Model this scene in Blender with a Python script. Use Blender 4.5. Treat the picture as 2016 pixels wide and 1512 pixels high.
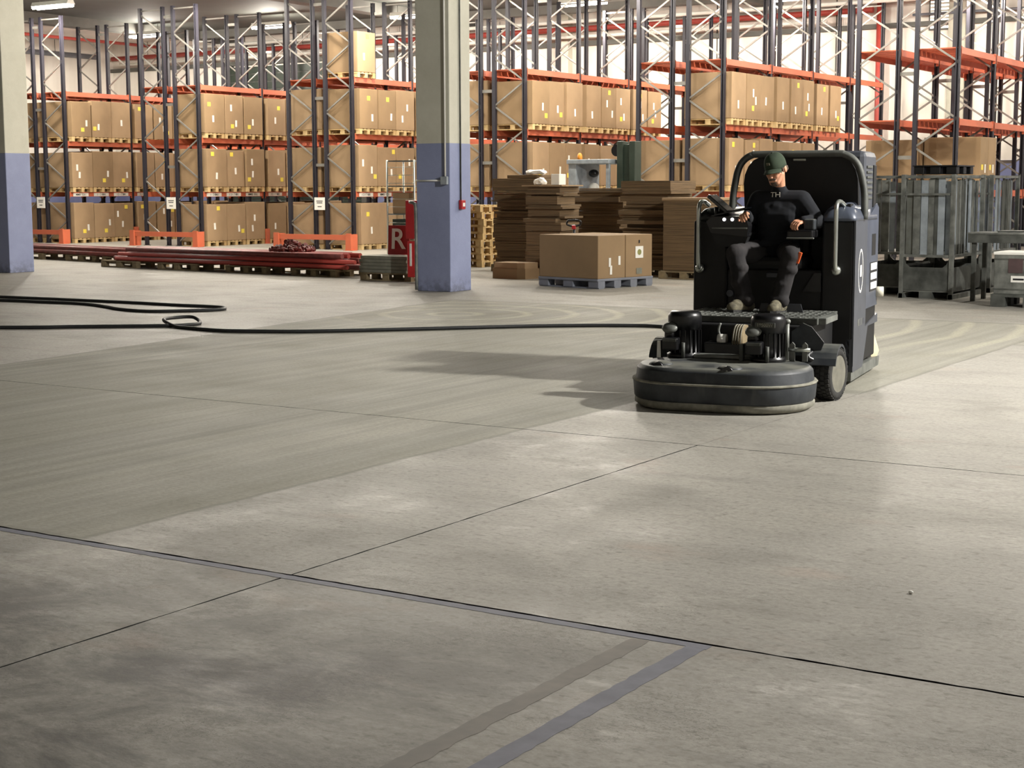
import bpy, bmesh, math, random
from mathutils import Vector, Matrix, Euler
R = math.radians
random.seed(7)
for o in list(bpy.data.objects): bpy.data.objects.remove(o)
S = bpy.context.scene
COL = S.collection

# ------------------------------------------------------------------ camera, exposure, lights
F_PX, PITCH, YAW, ROLL, CAM_H = 3107.5, 0.124462, 0.565311, -0.0031916, 1.7
cd = bpy.data.cameras.new('camera'); cam = bpy.data.objects.new('camera', cd); COL.objects.link(cam)
cd.sensor_fit = 'HORIZONTAL'; cd.sensor_width = 36.0; cd.lens = 36.0*F_PX/2016.0
cd.clip_start = 0.05; cd.clip_end = 200
cam.matrix_world = Matrix.Translation((0, 0, CAM_H)) @ (Matrix.Rotation(YAW, 4, 'Z') @ Matrix.Rotation(math.pi/2-PITCH, 4, 'X') @ Matrix.Rotation(ROLL, 4, 'Z'))
S.camera = cam
vs = S.view_settings
vs.view_transform = 'Standard'; vs.look = 'None'; vs.gamma = 1.0; vs.use_curve_mapping = False
vs.exposure = 0.36
W = bpy.data.worlds.new('world'); S.world = W; W.use_nodes = True
W.node_tree.nodes['Background'].inputs[0].default_value = (1.0, 0.9, 0.75, 1)
W.node_tree.nodes['Background'].inputs[1].default_value = 0.05

LAMP_COL = (1.0, 0.92, 0.80)
def area(loc, power, sx=1.5, sy=0.35, target=None, col=LAMP_COL):
    d = bpy.data.lights.new('lamp_light', 'AREA'); d.shape = 'RECTANGLE'; d.size = sx; d.size_y = sy
    d.energy = power; d.color = col
    o = bpy.data.objects.new('lamp_light', d); COL.objects.link(o); o.location = loc
    if target is not None:
        o.rotation_euler = (Vector(target)-Vector(loc)).to_track_quat('-Z', 'Y').to_euler()
    return o
NEUTRAL = (1.0, 0.97, 0.92)
def bulb(loc, power, rad=0.22, col=LAMP_COL):
    d = bpy.data.lights.new('lamp_light', 'SPOT'); d.energy = power; d.color = col; d.shadow_soft_size = rad; d.spot_size = R(179); d.spot_blend = 0.08
    o = bpy.data.objects.new('lamp_light', d); COL.objects.link(o); o.location = loc; return o
LAMPS = []
for x in (-41.7, -35.9, -30.05, -23.8, -18.0, -12.2, -6.4): LAMPS.append((x, 41.5, 380))
for x in (-37.3, -31.2, -25.0, -18.8, -12.6, -6.4): LAMPS.append((x, 33.3, 330))
for x in (-34.0, -28.0, -21.9, -16.4, -10.2, -4.0): LAMPS.append((x, 28.0, 230))
LAMP_Z = 7.15
def glow(loc, power):
    d = bpy.data.lights.new('lamp_glow', 'POINT'); d.energy = power; d.color = LAMP_COL; d.shadow_soft_size = 0.18
    o = bpy.data.objects.new('lamp_glow', d); COL.objects.link(o); o.location = loc
for x, y, p in LAMPS: bulb((x, y, LAMP_Z-0.22), p*2.3); glow((x, y, LAMP_Z-0.36), p*0.8)
FLOOD = (3.2, 14.5, 6.7)
area((FLOOD[0]-0.12, FLOOD[1], FLOOD[2]-0.06), 2800, 0.5, 0.5, target=(-8, 13.5, 0), col=(1.0, 0.97, 0.92))

NEAR = ((7.0, 3.5, 420), (6.0, 24.0, 450))
for x, y, p in NEAR: bulb((x, y, LAMP_Z-0.22), p, 0.22, NEUTRAL)

# ------------------------------------------------------------------ node helper
class N:
    def __init__(s, name):
        s.m = bpy.data.materials.new(name); s.m.use_nodes = True
        s.t = s.m.node_tree; s.n = s.t.nodes; s.b = s.n['Principled BSDF']
    def link(s, a, b): s.t.links.new(a, b)
    def put(s, sock, v):
        if hasattr(v, 'is_output'): s.link(v, sock)
        elif isinstance(v, (tuple, list)) and len(v) == 3 and sock.type == 'RGBA': sock.default_value = (*v, 1)
        else: sock.default_value = v
    def coord(s, kind='Object'):
        c = s.n.new('ShaderNodeTexCoord'); return c.outputs[kind]
    def mapping(s, vec, scale=(1, 1, 1), rot=(0, 0, 0), loc=(0, 0, 0)):
        k = s.n.new('ShaderNodeMapping'); s.link(vec, k.inputs['Vector'])
        k.inputs['Scale'].default_value = scale; k.inputs['Rotation'].default_value = rot; k.inputs['Location'].default_value = loc
        return k.outputs[0]
    def noise(s, vec, scale, detail=4, rough=0.55, dist=0.0):
        k = s.n.new('ShaderNodeTexNoise'); s.link(vec, k.inputs['Vector'])
        k.inputs['Scale'].default_value = scale; k.inputs['Detail'].default_value = detail
        k.inputs['Roughness'].default_value = rough; k.inputs['Distortion'].default_value = dist
        return k.outputs[0]
    def ramp(s, f, a, b, smooth=False):
        k = s.n.new('ShaderNodeMapRange'); s.put(k.inputs[0], f)
        k.inputs[1].default_value = a; k.inputs[2].default_value = b
        if smooth: k.interpolation_type = 'SMOOTHSTEP'
        return k.outputs[0]
    def math(s, op, a, b=0.0):
        k = s.n.new('ShaderNodeMath'); k.operation = op; s.put(k.inputs[0], a); s.put(k.inputs[1], b); return k.outputs[0]
    def mix(s, f, a, b, mode='MIX'):
        k = s.n.new('ShaderNodeMix'); k.data_type = 'RGBA'; k.blend_type = mode
        s.put(k.inputs[0], f); s.put(k.inputs[6], a); s.put(k.inputs[7], b); return k.outputs[2]
    def sep(s, v):
        k = s.n.new('ShaderNodeSeparateXYZ'); s.link(v, k.inputs[0]); return k.outputs
    def bump(s, h, strength=0.2, dist=0.01):
        k = s.n.new('ShaderNodeBump'); k.inputs['Strength'].default_value = strength; k.inputs['Distance'].default_value = dist
        s.link(h, k.inputs['Height']); s.link(k.outputs[0], s.b.inputs['Normal'])
    def out(s, col=None, rough=None, metal=None, spec=None):
        for nm, v in (('Base Color', col), ('Roughness', rough), ('Metallic', metal), ('Specular IOR Level', spec)):
            if v is not None: s.put(s.b.inputs[nm], v)
        return s.m

def srgb(r, g, b):
    f = lambda c: (c/255/12.92) if c/255 <= 0.04045 else ((c/255+0.055)/1.055)**2.4
    return (f(r), f(g), f(b))
def M(name, col, rough=0.6, metal=0.0, var=0.18, scale=6.0, col2=None, bump=0.0, spec=None, coord='Object'):
    k = N(name); v = k.coord(coord); n = k.noise(v, scale, 5)
    c2 = col2 if col2 else tuple(x*(1-var*1.6) for x in col)
    c = k.mix(k.ramp(n, 0.35, 0.7), c2, col)
    if bump: k.bump(k.noise(v, scale*6, 4), bump, 0.01)
    return k.out(c, rough, metal, spec)
def emit(name, col, strength):
    k = N(name); k.b.inputs['Base Color'].default_value = (*col, 1)
    k.b.inputs['Emission Color'].default_value = (*col, 1); k.b.inputs['Emission Strength'].default_value = strength
    return k.m

# ------------------------------------------------------------------ floor material (world coordinates)
def floor_material():
    k = N('ground_concrete'); p = k.coord('Object'); X, Y, Z = k.sep(p)
    wob = k.math('MULTIPLY', k.math('SUBTRACT', k.noise(p, 1.3, 3), 0.5), 0.12)
    xw = k.math('ADD', X, wob)
    # polished swath left by earlier passes of the grinder
    yb = k.math('ADD', Y, wob)
    left = k.math('ADD', k.math('MULTIPLY', Y, 0.13), xw)      # slightly oblique outer edge
    a = k.math('MULTIPLY', k.ramp(left, -11.05, -10.95), k.ramp(xw, -5.80, -5.86))
    a = k.math('MULTIPLY', a, k.ramp(yb, 5.15, 5.3))
    a = k.math('MULTIPLY', a, k.ramp(yb, 19.8, 19.6))
    b = k.math('MULTIPLY', k.math('MULTIPLY', k.ramp(xw, -5.9, -5.8), k.ramp(xw, -4.45, -4.52)), k.math('MULTIPLY', k.ramp(yb, 12.3, 12.6), k.ramp(yb, 19.8, 19.6)))
    b2 = k.math('MULTIPLY', k.math('MULTIPLY', k.ramp(xw, -4.52, -4.45), k.ramp(yb, 17.0, 17.2)), k.ramp(yb, 20.6, 20.4))
    sw = k.math('MAXIMUM', k.math('MAXIMUM', a, b), b2)
    big = k.noise(p, 0.32, 5, 0.6)
    med = k.noise(p, 1.1, 6, 0.62)
    fine = k.noise(p, 34, 4, 0.7)
    streak = k.noise(k.mapping(p, (5.5, 0.16, 1), (0, 0, R(-1.5))), 1.0, 6, 0.65)
    lanes = k.noise(k.mapping(p, (1.6, 0.03, 1)), 1.0, 2, 0.5)
    base = k.mix(k.ramp(big, 0.3, 0.7), srgb(148, 145, 138), srgb(164, 160, 150))
    base = k.mix(k.math('MULTIPLY', k.ramp(med, 0.54, 0.74), 0.55), base, srgb(122, 119, 112))
    # brushed dirt across the unpolished slabs
    brush = k.noise(k.mapping(p, (0.5, 2.6, 1), (0, 0, R(14))), 1.5, 6, 0.66)
    base = k.mix(k.math('MULTIPLY', k.ramp(brush, 0.5, 0.75), 0.42), base, srgb(112, 109, 103))
    # dark scuffs, deepened on the near left slab to paint in its dimmer light
    near = k.math('MULTIPLY', k.ramp(Y, 5.6, 4.0), k.ramp(X, -2.0, -3.4))
    sc = k.noise(k.mapping(p, (1.0, 1.7, 1), (0, 0, R(35))), 1.25, 8, 0.74, 0.5)
    base = k.mix(k.math('MULTIPLY', k.ramp(sc, 0.36, 0.58), k.math('ADD', k.math('MULTIPLY', near, 0.68), 0.08)), base, srgb(70, 69, 69))
    thin = k.noise(k.mapping(p, (3.0, 6.0, 1), (0, 0, R(-25))), 8.0, 3, 0.5, 1.4)
    ridge = k.math('ABSOLUTE', k.math('SUBTRACT', thin, 0.5))
    patch = k.ramp(k.noise(p, 1.9, 3), 0.45, 0.62)
    base = k.mix(k.math('MULTIPLY', k.math('MULTIPLY', k.ramp(ridge, 0.028, 0.006), k.math('MULTIPLY', patch, k.ramp(Y, 8.5, 5.0))), 0.75), base, srgb(84, 81, 76))
    fleck = k.ramp(k.noise(k.mapping(p, (1, 1.8, 1)), 16, 3, 0.6), 0.57, 0.66)
    base = k.mix(k.math('MULTIPLY', fleck, 0.45), base, srgb(92, 88, 82))
    rust = k.ramp(k.noise(k.mapping(p, (1, 1.6, 1), (0, 0, 0), (3, 7, 0)), 0.9, 4), 0.62, 0.72)
    base = k.mix(k.math('MULTIPLY', rust, 0.22), base, srgb(170, 140, 122))
    # polished
    pol = k.mix(k.ramp(streak, 0.34, 0.64), srgb(131, 130, 121), srgb(158, 155, 143))
    pol = k.mix(k.math('MULTIPLY', k.ramp(lanes, 0.42, 0.58, True), 0.35), pol, srgb(138, 136, 122))
    pol = k.mix(k.math('MULTIPLY', k.ramp(med, 0.55, 0.75), 0.25), pol, srgb(128, 124, 108))
    # swirl marks of the grinding heads at the turning end
    w = k.n.new('ShaderNodeTexWave'); w.wave_type = 'RINGS'; w.rings_direction = 'Z'
    k.link(k.mapping(p, (0.55, 0.55, 0.55), (0, 0, 0), (6.6, -9.6, 0)), w.inputs['Vector'])
    w.inputs['Scale'].default_value = 0.9; w.inputs['Distortion'].default_value = 2.0; w.inputs['Detail'].default_value = 3
    pol = k.mix(k.math('MULTIPLY', k.math('MULTIPLY', k.ramp(w.outputs[1], 0.8, 1.0), k.ramp(Y, 15.0, 17.5)), 0.4), pol, srgb(196, 190, 166))
    edge = k.math('MULTIPLY', k.math('MULTIPLY', sw, k.math('SUBTRACT', 1.0, sw)), 2.2)
    c = k.mix(sw, base, pol)
    c = k.mix(edge, c, srgb(108, 108, 98))
    c = k.mix(k.math('MULTIPLY', k.ramp(fine, 0.42, 0.62), 0.36), c, srgb(112, 108, 100))
    # dark filled chips along the slabs
    chip = k.ramp(k.noise(k.mapping(p, (1, 3.2, 1)), 3.3, 2, 0.4), 0.80, 0.815)
    c = k.mix(k.math('MULTIPLY', chip, 0.8), c, srgb(60, 55, 48))
    rough = k.math('ADD', k.math('ADD', 0.46, k.math('MULTIPLY', sw, 0.10)), k.math('MULTIPLY', k.ramp(med, 0.3, 0.75), 0.15))
    gl = k.math('MULTIPLY', k.math('MULTIPLY', k.math('MULTIPLY', k.ramp(k.noise(p, 0.75, 8, 0.72), 0.48, 0.70), k.ramp(k.noise(k.mapping(p, (1, 2.4, 1)), 7, 5, 0.7), 0.40, 0.58)), k.math('SUBTRACT', 1.0, sw)), k.ramp(Y, 11.0, 9.0))
    rough = k.math('SUBTRACT', rough, k.math('MULTIPLY', gl, 0.22))
    spec = k.math('ADD', 0.07, k.math('MULTIPLY', gl, 0.10))
    h = k.math('ADD', k.math('MULTIPLY', fine, 0.5), k.noise(p, 6, 4, 0.6))
    k.bump(h, 0.22, 0.008)
    return k.out(c, rough, 0.0, spec)

MT = {}
MT['floor'] = floor_material()
MT['joint'] = M('joint_filler', srgb(12, 11, 10), 0.95)
def wall_mat(name, c1, c2):
    k = N(name); p = k.coord('Object'); n = k.noise(p, 0.5, 6, 0.65); s = k.noise(k.mapping(p, (2.2, 2.2, 0.12)), 1, 4)
    return k.out(k.mix(k.ramp(k.math('ADD', k.math('MULTIPLY', n, 0.5), k.math('MULTIPLY', s, 0.5)), 0.35, 0.65), c2, c1), 0.75)
MT['wall'] = wall_mat('painted_wall', srgb(240, 235, 226), srgb(222, 215, 205))
MT['wall_blue'] = wall_mat('blue_dado', srgb(128, 136, 176), srgb(110, 118, 160))
MT['ceiling_dark'] = M('dark_shaded_deck', srgb(74, 77, 72), 0.8, scale=0.6)  # dark green-grey deck, its shade put into the colour
MT['ceiling_pale'] = M('lamp_lit_ceiling', srgb(240, 228, 220), 0.8, scale=0.5)  # whitened so the colour carries the lamp light on the left ceiling
MT['beam_grey'] = M('concrete_beam', srgb(100, 100, 95), 0.8, scale=1.5)
def paint(name, c1, c2, sc=1.2):
    k = N(name); p = k.coord('Object'); n = k.noise(p, sc, 6, 0.7); f = k.noise(p, 40, 3)
    z = k.sep(p)[2]
    c = k.mix(k.ramp(n, 0.35, 0.7), c2, c1)
    dirt = k.math('MULTIPLY', k.math('MULTIPLY', k.ramp(z, 0.28, 0.0), k.ramp(k.noise(p, 9, 5), 0.4, 0.6)), 0.6)
    c = k.mix(dirt, c, srgb(70, 70, 72)); k.bump(f, 0.25, 0.006)
    return k.out(c, 0.7)
MT['col_white'] = paint('column_white', srgb(205, 203, 188), srgb(190, 188, 172))
MT['col_blue'] = paint('column_blue', srgb(146, 154, 186), srgb(132, 140, 172))
MT['upright'] = M('blue_upright', srgb(31, 29, 40), 0.6, 0.0, scale=2.0)
MT['beam'] = M('orange_beam', srgb(198, 102, 70), 0.5, 0.0, scale=1.2, var=0.14)
MT['brace'] = M('galvanised_brace', srgb(150, 147, 140), 0.45, 0.4, scale=3)
MT['card'] = [M('cardboard_%d' % i, srgb(*c), 0.85, scale=1.6, var=0.10) for i, c in enumerate([(159, 132, 99), (151, 125, 92), (165, 138, 105)])]
def stack_mat():
    k = N('flattened_card'); p = k.coord('Object')
    n = k.noise(k.mapping(p, (1.2, 1.2, 130)), 1, 3, 0.6); m = k.noise(p, 3, 4)
    c = k.mix(k.ramp(n, 0.3, 0.7), srgb(70, 57, 41), srgb(140, 114, 80)); c = k.mix(k.math('MULTIPLY', m, 0.4), c, srgb(92, 75, 54))
    k.bump(n, 0.5, 0.02)
    return k.out(c, 0.85)
MT['stack'] = stack_mat()
MT['pine'] = M('pine_wood', srgb(214, 188, 138), 0.75, scale=5, col2=srgb(182, 150, 100))
MT['oldwood'] = M('weathered_wood', srgb(150, 134, 102), 0.85, scale=6, col2=srgb(112, 98, 74))
MT['white'] = M('white_paper', srgb(238, 236, 228), 0.6, var=0.04)
MT['yellow'] = M('yellow_sticker', srgb(236, 214, 82), 0.6, var=0.05)
MT['ink'] = M('black_ink', srgb(30, 30, 32), 0.7, var=0.0)
MT['red'] = M('red_paint', srgb(176, 34, 38), 0.45, var=0.12)
MT['redpipe'] = M('red_pipe', srgb(182, 72, 62), 0.5, var=0.1)
MT['rustred'] = M('red_oxide_steel', srgb(130, 58, 52), 0.55, scale=5, col2=srgb(92, 42, 38))
MT['steel'] = M('worn_steel', srgb(136, 138, 132), 0.5, 0.3, scale=5, col2=srgb(86, 88, 84))
MT['galv'] = M('galvanised_sheet', srgb(172, 180, 186), 0.45, 0.3, scale=4, col2=srgb(134, 142, 148))
MT['galv2'] = M('dull_galvanised_sheet', srgb(120, 124, 120), 0.5, 0.3, scale=3, col2=srgb(92, 92, 84))
MT['darksteel'] = M('dark_steel', srgb(98, 100, 95), 0.6, 0.2, scale=4, col2=srgb(58, 60, 56))
MT['chrome'] = M('bare_steel_tube', srgb(196, 200, 192), 0.28, 0.8, var=0.1)
MT['blackmetal'] = M('black_coating', srgb(20, 20, 22), 0.35, 0.0, var=0.3, scale=8)
MT['blackmatte'] = M('black_matte_panel', srgb(14, 14, 16), 0.6, 0.0, var=0.3, scale=8)
def dusty_mat():
    k = N('dusty_black_shell'); p = k.coord('Object'); n = k.noise(p, 7, 5)
    c = k.mix(k.ramp(n, .35, .7), srgb(34, 38, 43), srgb(54, 58, 62))
    g = k.n.new('ShaderNodeNewGeometry'); nz = k.sep(g.outputs['Normal'])[2]
    c = k.mix(k.math('MULTIPLY', k.math('MULTIPLY', k.ramp(nz, .55, .98), k.ramp(k.noise(p, 2.4, 4), .35, .6)), .75), c, srgb(120, 120, 110))
    c = k.mix(k.math('MULTIPLY', k.ramp(k.noise(k.mapping(p, (9, 9, 1.5)), 1, 4), .55, .75), .3), c, srgb(110, 110, 104))
    k.bump(k.noise(p, 40, 4), .08, .01); return k.out(c, .55)
MT['dusty'] = dusty_mat()
MT['dust'] = M('concrete_dust', srgb(150, 148, 134), 0.9, scale=9, col2=srgb(108, 106, 96))
MT['greyshell'] = M('grey_plastic_shell', srgb(74, 77, 84), 0.45, scale=5, var=0.15)
MT['bluegrey'] = M('blue_grey_gloss', srgb(80, 86, 99), 0.35, 0.1, scale=4)
MT['rubber'] = M('tyre_rubber', srgb(50, 49, 46), 0.85, scale=18, col2=srgb(30, 30, 29), bump=0.15)
MT['rim'] = M('dusty_rim', srgb(128, 126, 114), 0.55, 0.2, scale=12)
MT['hose'] = M('black_hose', srgb(34, 35, 36), 0.55, var=0.3, scale=20)
MT['slab'] = M('grey_mat', srgb(136, 136, 122), 0.85, scale=7, bump=0.1)
MT['greyplastic'] = M('grey_plastic', srgb(128, 132, 142), 0.5, scale=4, var=0.12)
MT['lamp'] = emit('lamp_tube', (1.0, 0.95, 0.86), 22.0)
MT['blue_led'] = emit('blue_led', (0.25, 0.3, 1.0), 6.0)
MT['fork_green'] = M('dark_green_mast', srgb(46, 58, 48), 0.5, var=0.2)
MT['orange_light'] = M('orange_beacon_lens', srgb(240, 150, 50), 0.3, var=0.05)
MT['skin'] = M('skin', srgb(206, 150, 118), 0.55, var=0.10, scale=20)
MT['sweat'] = M('navy_sweatshirt', srgb(16, 19, 26), 0.95, scale=22, var=0.2, bump=0.05)
MT['trouser'] = M('dusty_work_trousers', srgb(48, 44, 44), 0.9, scale=6, col2=srgb(23, 22, 24), bump=0.15)
MT['cap'] = M('green_cap', srgb(46, 60, 42), 0.9, scale=16, var=0.2)
MT['beard'] = M('grey_beard', srgb(112, 96, 84), 0.95, scale=60, var=0.4)
MT['shoe'] = M('dusty_shoe', srgb(118, 112, 90), 0.85, scale=22, col2=srgb(66, 62, 50))
MT['eyewhite'] = M('eye_white', srgb(220, 210, 200), 0.3, var=0.0)
MT['screen'] = M('dark_screen', srgb(10, 11, 14), 0.15, var=0.0)
MT['orange'] = M('orange_plastic', srgb(220, 96, 44), 0.5, var=0.1)
MT['cloth'] = M('dust_bag_cloth', srgb(214, 202, 168), 0.8, var=0.1, scale=10)
MT['tape'] = M('worn_blue_floor_paint', srgb(100, 102, 114), 0.6, scale=9, col2=srgb(82, 84, 97))
MT['tape2'] = M('worn_grey_floor_paint', srgb(118, 112, 104), 0.65, scale=9, col2=srgb(104, 100, 94))
MT['tank'] = M('translucent_white_tank', srgb(206, 202, 186), 0.5, var=0.08, scale=3)
MT['glass'] = M('frosted_glass', srgb(236, 238, 230), 0.2, var=0.03)

# ------------------------------------------------------------------ mesh builder
class MB:
    def __init__(s): s.v = []; s.f = []; s.sm = []
    def add(s, vs, fs, smooth=False, M4=None):
        b = len(s.v)
        for p in vs: s.v.append(tuple(M4 @ Vector(p)) if M4 else tuple(p))
        for f in fs: s.f.append([b+i for i in f]); s.sm.append(smooth)
        return s
    def box(s, c, d, M4=None, ch=0.0):
        x, y, z = d[0]/2, d[1]/2, d[2]/2
        if ch <= 0:
            vs = [(c[0]+a*x, c[1]+b*y, c[2]+e*z) for e in (-1, 1) for a, b in ((-1, -1), (1, -1), (1, 1), (-1, 1))]
            return s.add(vs, [(3, 2, 1, 0), (4, 5, 6, 7), (0, 1, 5, 4), (1, 2, 6, 5), (2, 3, 7, 6), (3, 0, 4, 7)], False, M4)
        bm = bmesh.new(); bmesh.ops.create_cube(bm, size=1)
        for v in bm.verts: v.co = Vector((v.co.x*d[0]+c[0], v.co.y*d[1]+c[1], v.co.z*d[2]+c[2]))
        bmesh.ops.bevel(bm, geom=bm.edges[:], offset=ch, segments=2, affect='EDGES', profile=0.5)
        bm.verts.index_update()
        s.add([v.co[:] for v in bm.verts], [[v.index for v in f.verts] for f in bm.faces], False, M4); bm.free(); return s
    def mm(s, a, b, ch=0.0, M4=None):
        return s.box([(a[i]+b[i])/2 for i in range(3)], [abs(b[i]-a[i]) for i in range(3)], M4, ch)
    def prism(s, pts, z0, z1, axis='z', M4=None, smooth=False):
        n = len(pts)
        def P(p, z): return (p[0], p[1], z) if axis == 'z' else ((p[0], z, p[1]) if axis == 'y' else (z, p[0], p[1]))
        vs = [P(p, z0) for p in pts]+[P(p, z1) for p in pts]
        fs = [list(range(n))[::-1], [n+i for i in range(n)]]
        s.add(vs, fs, False, M4)
        s.add(vs, [(i, (i+1) % n, n+(i+1) % n, n+i) for i in range(n)], smooth, M4); return s
    def rings(s, rings, cap=True, smooth=True, M4=None, close=False):
        n = len(rings[0]); vs = [p for r in rings for p in r]; fs = []
        m = len(rings)
        for j in range(m if close else m-1):
            k = (j+1) % m
            for i in range(n): fs.append((j*n+i, j*n+(i+1) % n, k*n+(i+1) % n, k*n+i))
        s.add(vs, fs, smooth, M4)
        if cap and not close:
            s.add(rings[0], [list(range(n))[::-1]], False, M4); s.add(rings[-1], [list(range(n))], False, M4)
        return s
    def cyl(s, a, b, r, r2=None, n=14, M4=None, smooth=True, cap=True):
        a = Vector(a); b = Vector(b); d = (b-a).normalized()
        u = d.orthogonal().normalized(); w = d.cross(u); r2 = r if r2 is None else r2
        rg = [[tuple(c+(u*math.cos(t)+w*math.sin(t))*q) for t in [2*math.pi*i/n for i in range(n)]] for c, q in ((a, r), (b, r2))]
        return s.rings(rg, cap, smooth, M4)
    def tube(s, pts, r, n=10, M4=None, flat=1.0):
        P = [Vector(p) for p in pts]; rg = []; up = None
        for i, p in enumerate(P):
            d = (P[min(i+1, len(P)-1)]-P[max(i-1, 0)]).normalized()
            if up is None: up = d.orthogonal().normalized()
            up = (up-d*up.dot(d)).normalized(); w = d.cross(up)
            rg.append([tuple(p+(up*math.cos(t)+w*math.sin(t))*r) for t in [2*math.pi*k/n for k in range(n)]])
        return s.rings(rg, True, True, M4)
    def lathe(s, prof, n=24, M4=None, smooth=True):
        rg = [[(r*math.cos(2*math.pi*i/n), r*math.sin(2*math.pi*i/n), z) for i in range(n)] for r, z in prof]
        return s.rings(rg, True, smooth, M4)
    def ball(s, c, r, n=14, m=8, M4=None):
        rr = r if isinstance(r, (tuple, list)) else (r, r, r); rg = []
        for j in range(m+1):
            t = math.pi*(j/m)*0.998+0.001
            rg.append([(c[0]+rr[0]*math.sin(t)*math.cos(2*math.pi*i/n), c[1]+rr[1]*math.sin(t)*math.sin(2*math.pi*i/n), c[2]-rr[2]*math.cos(t)) for i in range(n)])
        return s.rings(rg, True, True, M4)
    def cap2(s, a, b, ra, rb, n=14):
        "tapered capsule (closed): used for bodies before remeshing"
        a = Vector(a); b = Vector(b); d = (b-a); L = d.length; d = d.normalized() if L > 1e-6 else Vector((0, 0, 1))
        u = d.orthogonal().normalized(); w = d.cross(u); rg = []
        for j in range(6):
            t = math.pi/2*(j/5.0)
            rg.append((a-d*ra*math.cos(t)*0.999, max(ra*math.sin(t), 0.001)))
        for j in range(6):
            t = math.pi/2*(j/5.0)
            rg.append((b+d*rb*math.sin(t), max(rb*math.cos(t), 0.001)))
        return s.rings([[tuple(c+(u*math.cos(x)+w*math.sin(x))*q) for x in [2*math.pi*k/n for k in range(n)]] for c, q in rg], True, True)
    def mesh(s, name, mat=None):
        me = bpy.data.meshes.new(name); me.from_pydata(s.v, [], s.f); me.update()
        me.polygons.foreach_set('use_smooth', s.sm)
        if mat is not None: me.materials.append(mat)
        return me
    def build(s, name, mat, parent=None, loc=None, rot=None, fix=True):
        me = s.mesh(name, mat)
        if fix:
            bm = bmesh.new(); bm.from_mesh(me); bmesh.ops.remove_doubles(bm, verts=bm.verts, dist=1e-5); bmesh.ops.recalc_face_normals(bm, faces=bm.faces); bm.to_mesh(me); bm.free()
        return put(name, me, parent, loc, rot)
def put(name, me, parent=None, loc=None, rot=None):
    o = bpy.data.objects.new(name, me); COL.objects.link(o)
    if parent: o.parent = parent
    if loc: o.location = loc
    if rot: o.rotation_euler = rot
    return o
def remesh(mb, voxel, smooth=2, name='body', mat=None):
    me = mb.mesh(name, mat)
    o = bpy.data.objects.new('tmp', me); COL.objects.link(o)
    m = o.modifiers.new('r', 'REMESH'); m.mode = 'VOXEL'; m.voxel_size = voxel; m.use_smooth_shade = True
    if smooth:
        k = o.modifiers.new('s', 'SMOOTH'); k.iterations = smooth; k.factor = 0.5
    dg = bpy.context.evaluated_depsgraph_get(); dg.update()
    out = bpy.data.meshes.new_from_object(o.evaluated_get(dg))
    bpy.data.objects.remove(o); out.name = name
    if mat is not None and not out.materials: out.materials.append(mat)
    return out
def text_mesh(txt, size, mat, extrude=0.001, bold=0.0):
    c = bpy.data.curves.new('t', 'FONT'); c.body = txt; c.size = size; c.extrude = extrude; c.align_x = 'CENTER'; c.align_y = 'CENTER'; c.offset = bold
    o = bpy.data.objects.new('t', c); COL.objects.link(o)
    dg = bpy.context.evaluated_depsgraph_get(); dg.update()
    me = bpy.data.meshes.new_from_object(o.evaluated_get(dg)); bpy.data.objects.remove(o)
    me.materials.clear(); me.materials.append(mat); return me
def tag(o, label, cat, group=None):
    o['label'] = label; o['category'] = cat
    if group: o['group'] = group
    return o
def thing(name, label, cat, loc=(0, 0, 0), rotz=0.0, group=None):
    o = bpy.data.objects.new(name, None); COL.objects.link(o); o.empty_display_size = 0.2
    o.location = loc; o.rotation_euler = (0, 0, rotz)
    return tag(o, label, cat, group)
def struct(o): o['kind'] = 'structure'; return o
def smoothpath(pts, k=6):
    P = [Vector(p) for p in pts]; out = []
    for i in range(len(P)-1):
        p0, p1, p2, p3 = P[max(i-1, 0)], P[i], P[i+1], P[min(i+2, len(P)-1)]
        for j in range(k):
            t = j/k
            out.append(0.5*((2*p1)+(p2-p0)*t+(2*p0-5*p1+4*p2-p3)*t*t+(3*p1-p0-3*p2+p3)*t**3))
    out.append(P[-1]); return out

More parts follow.
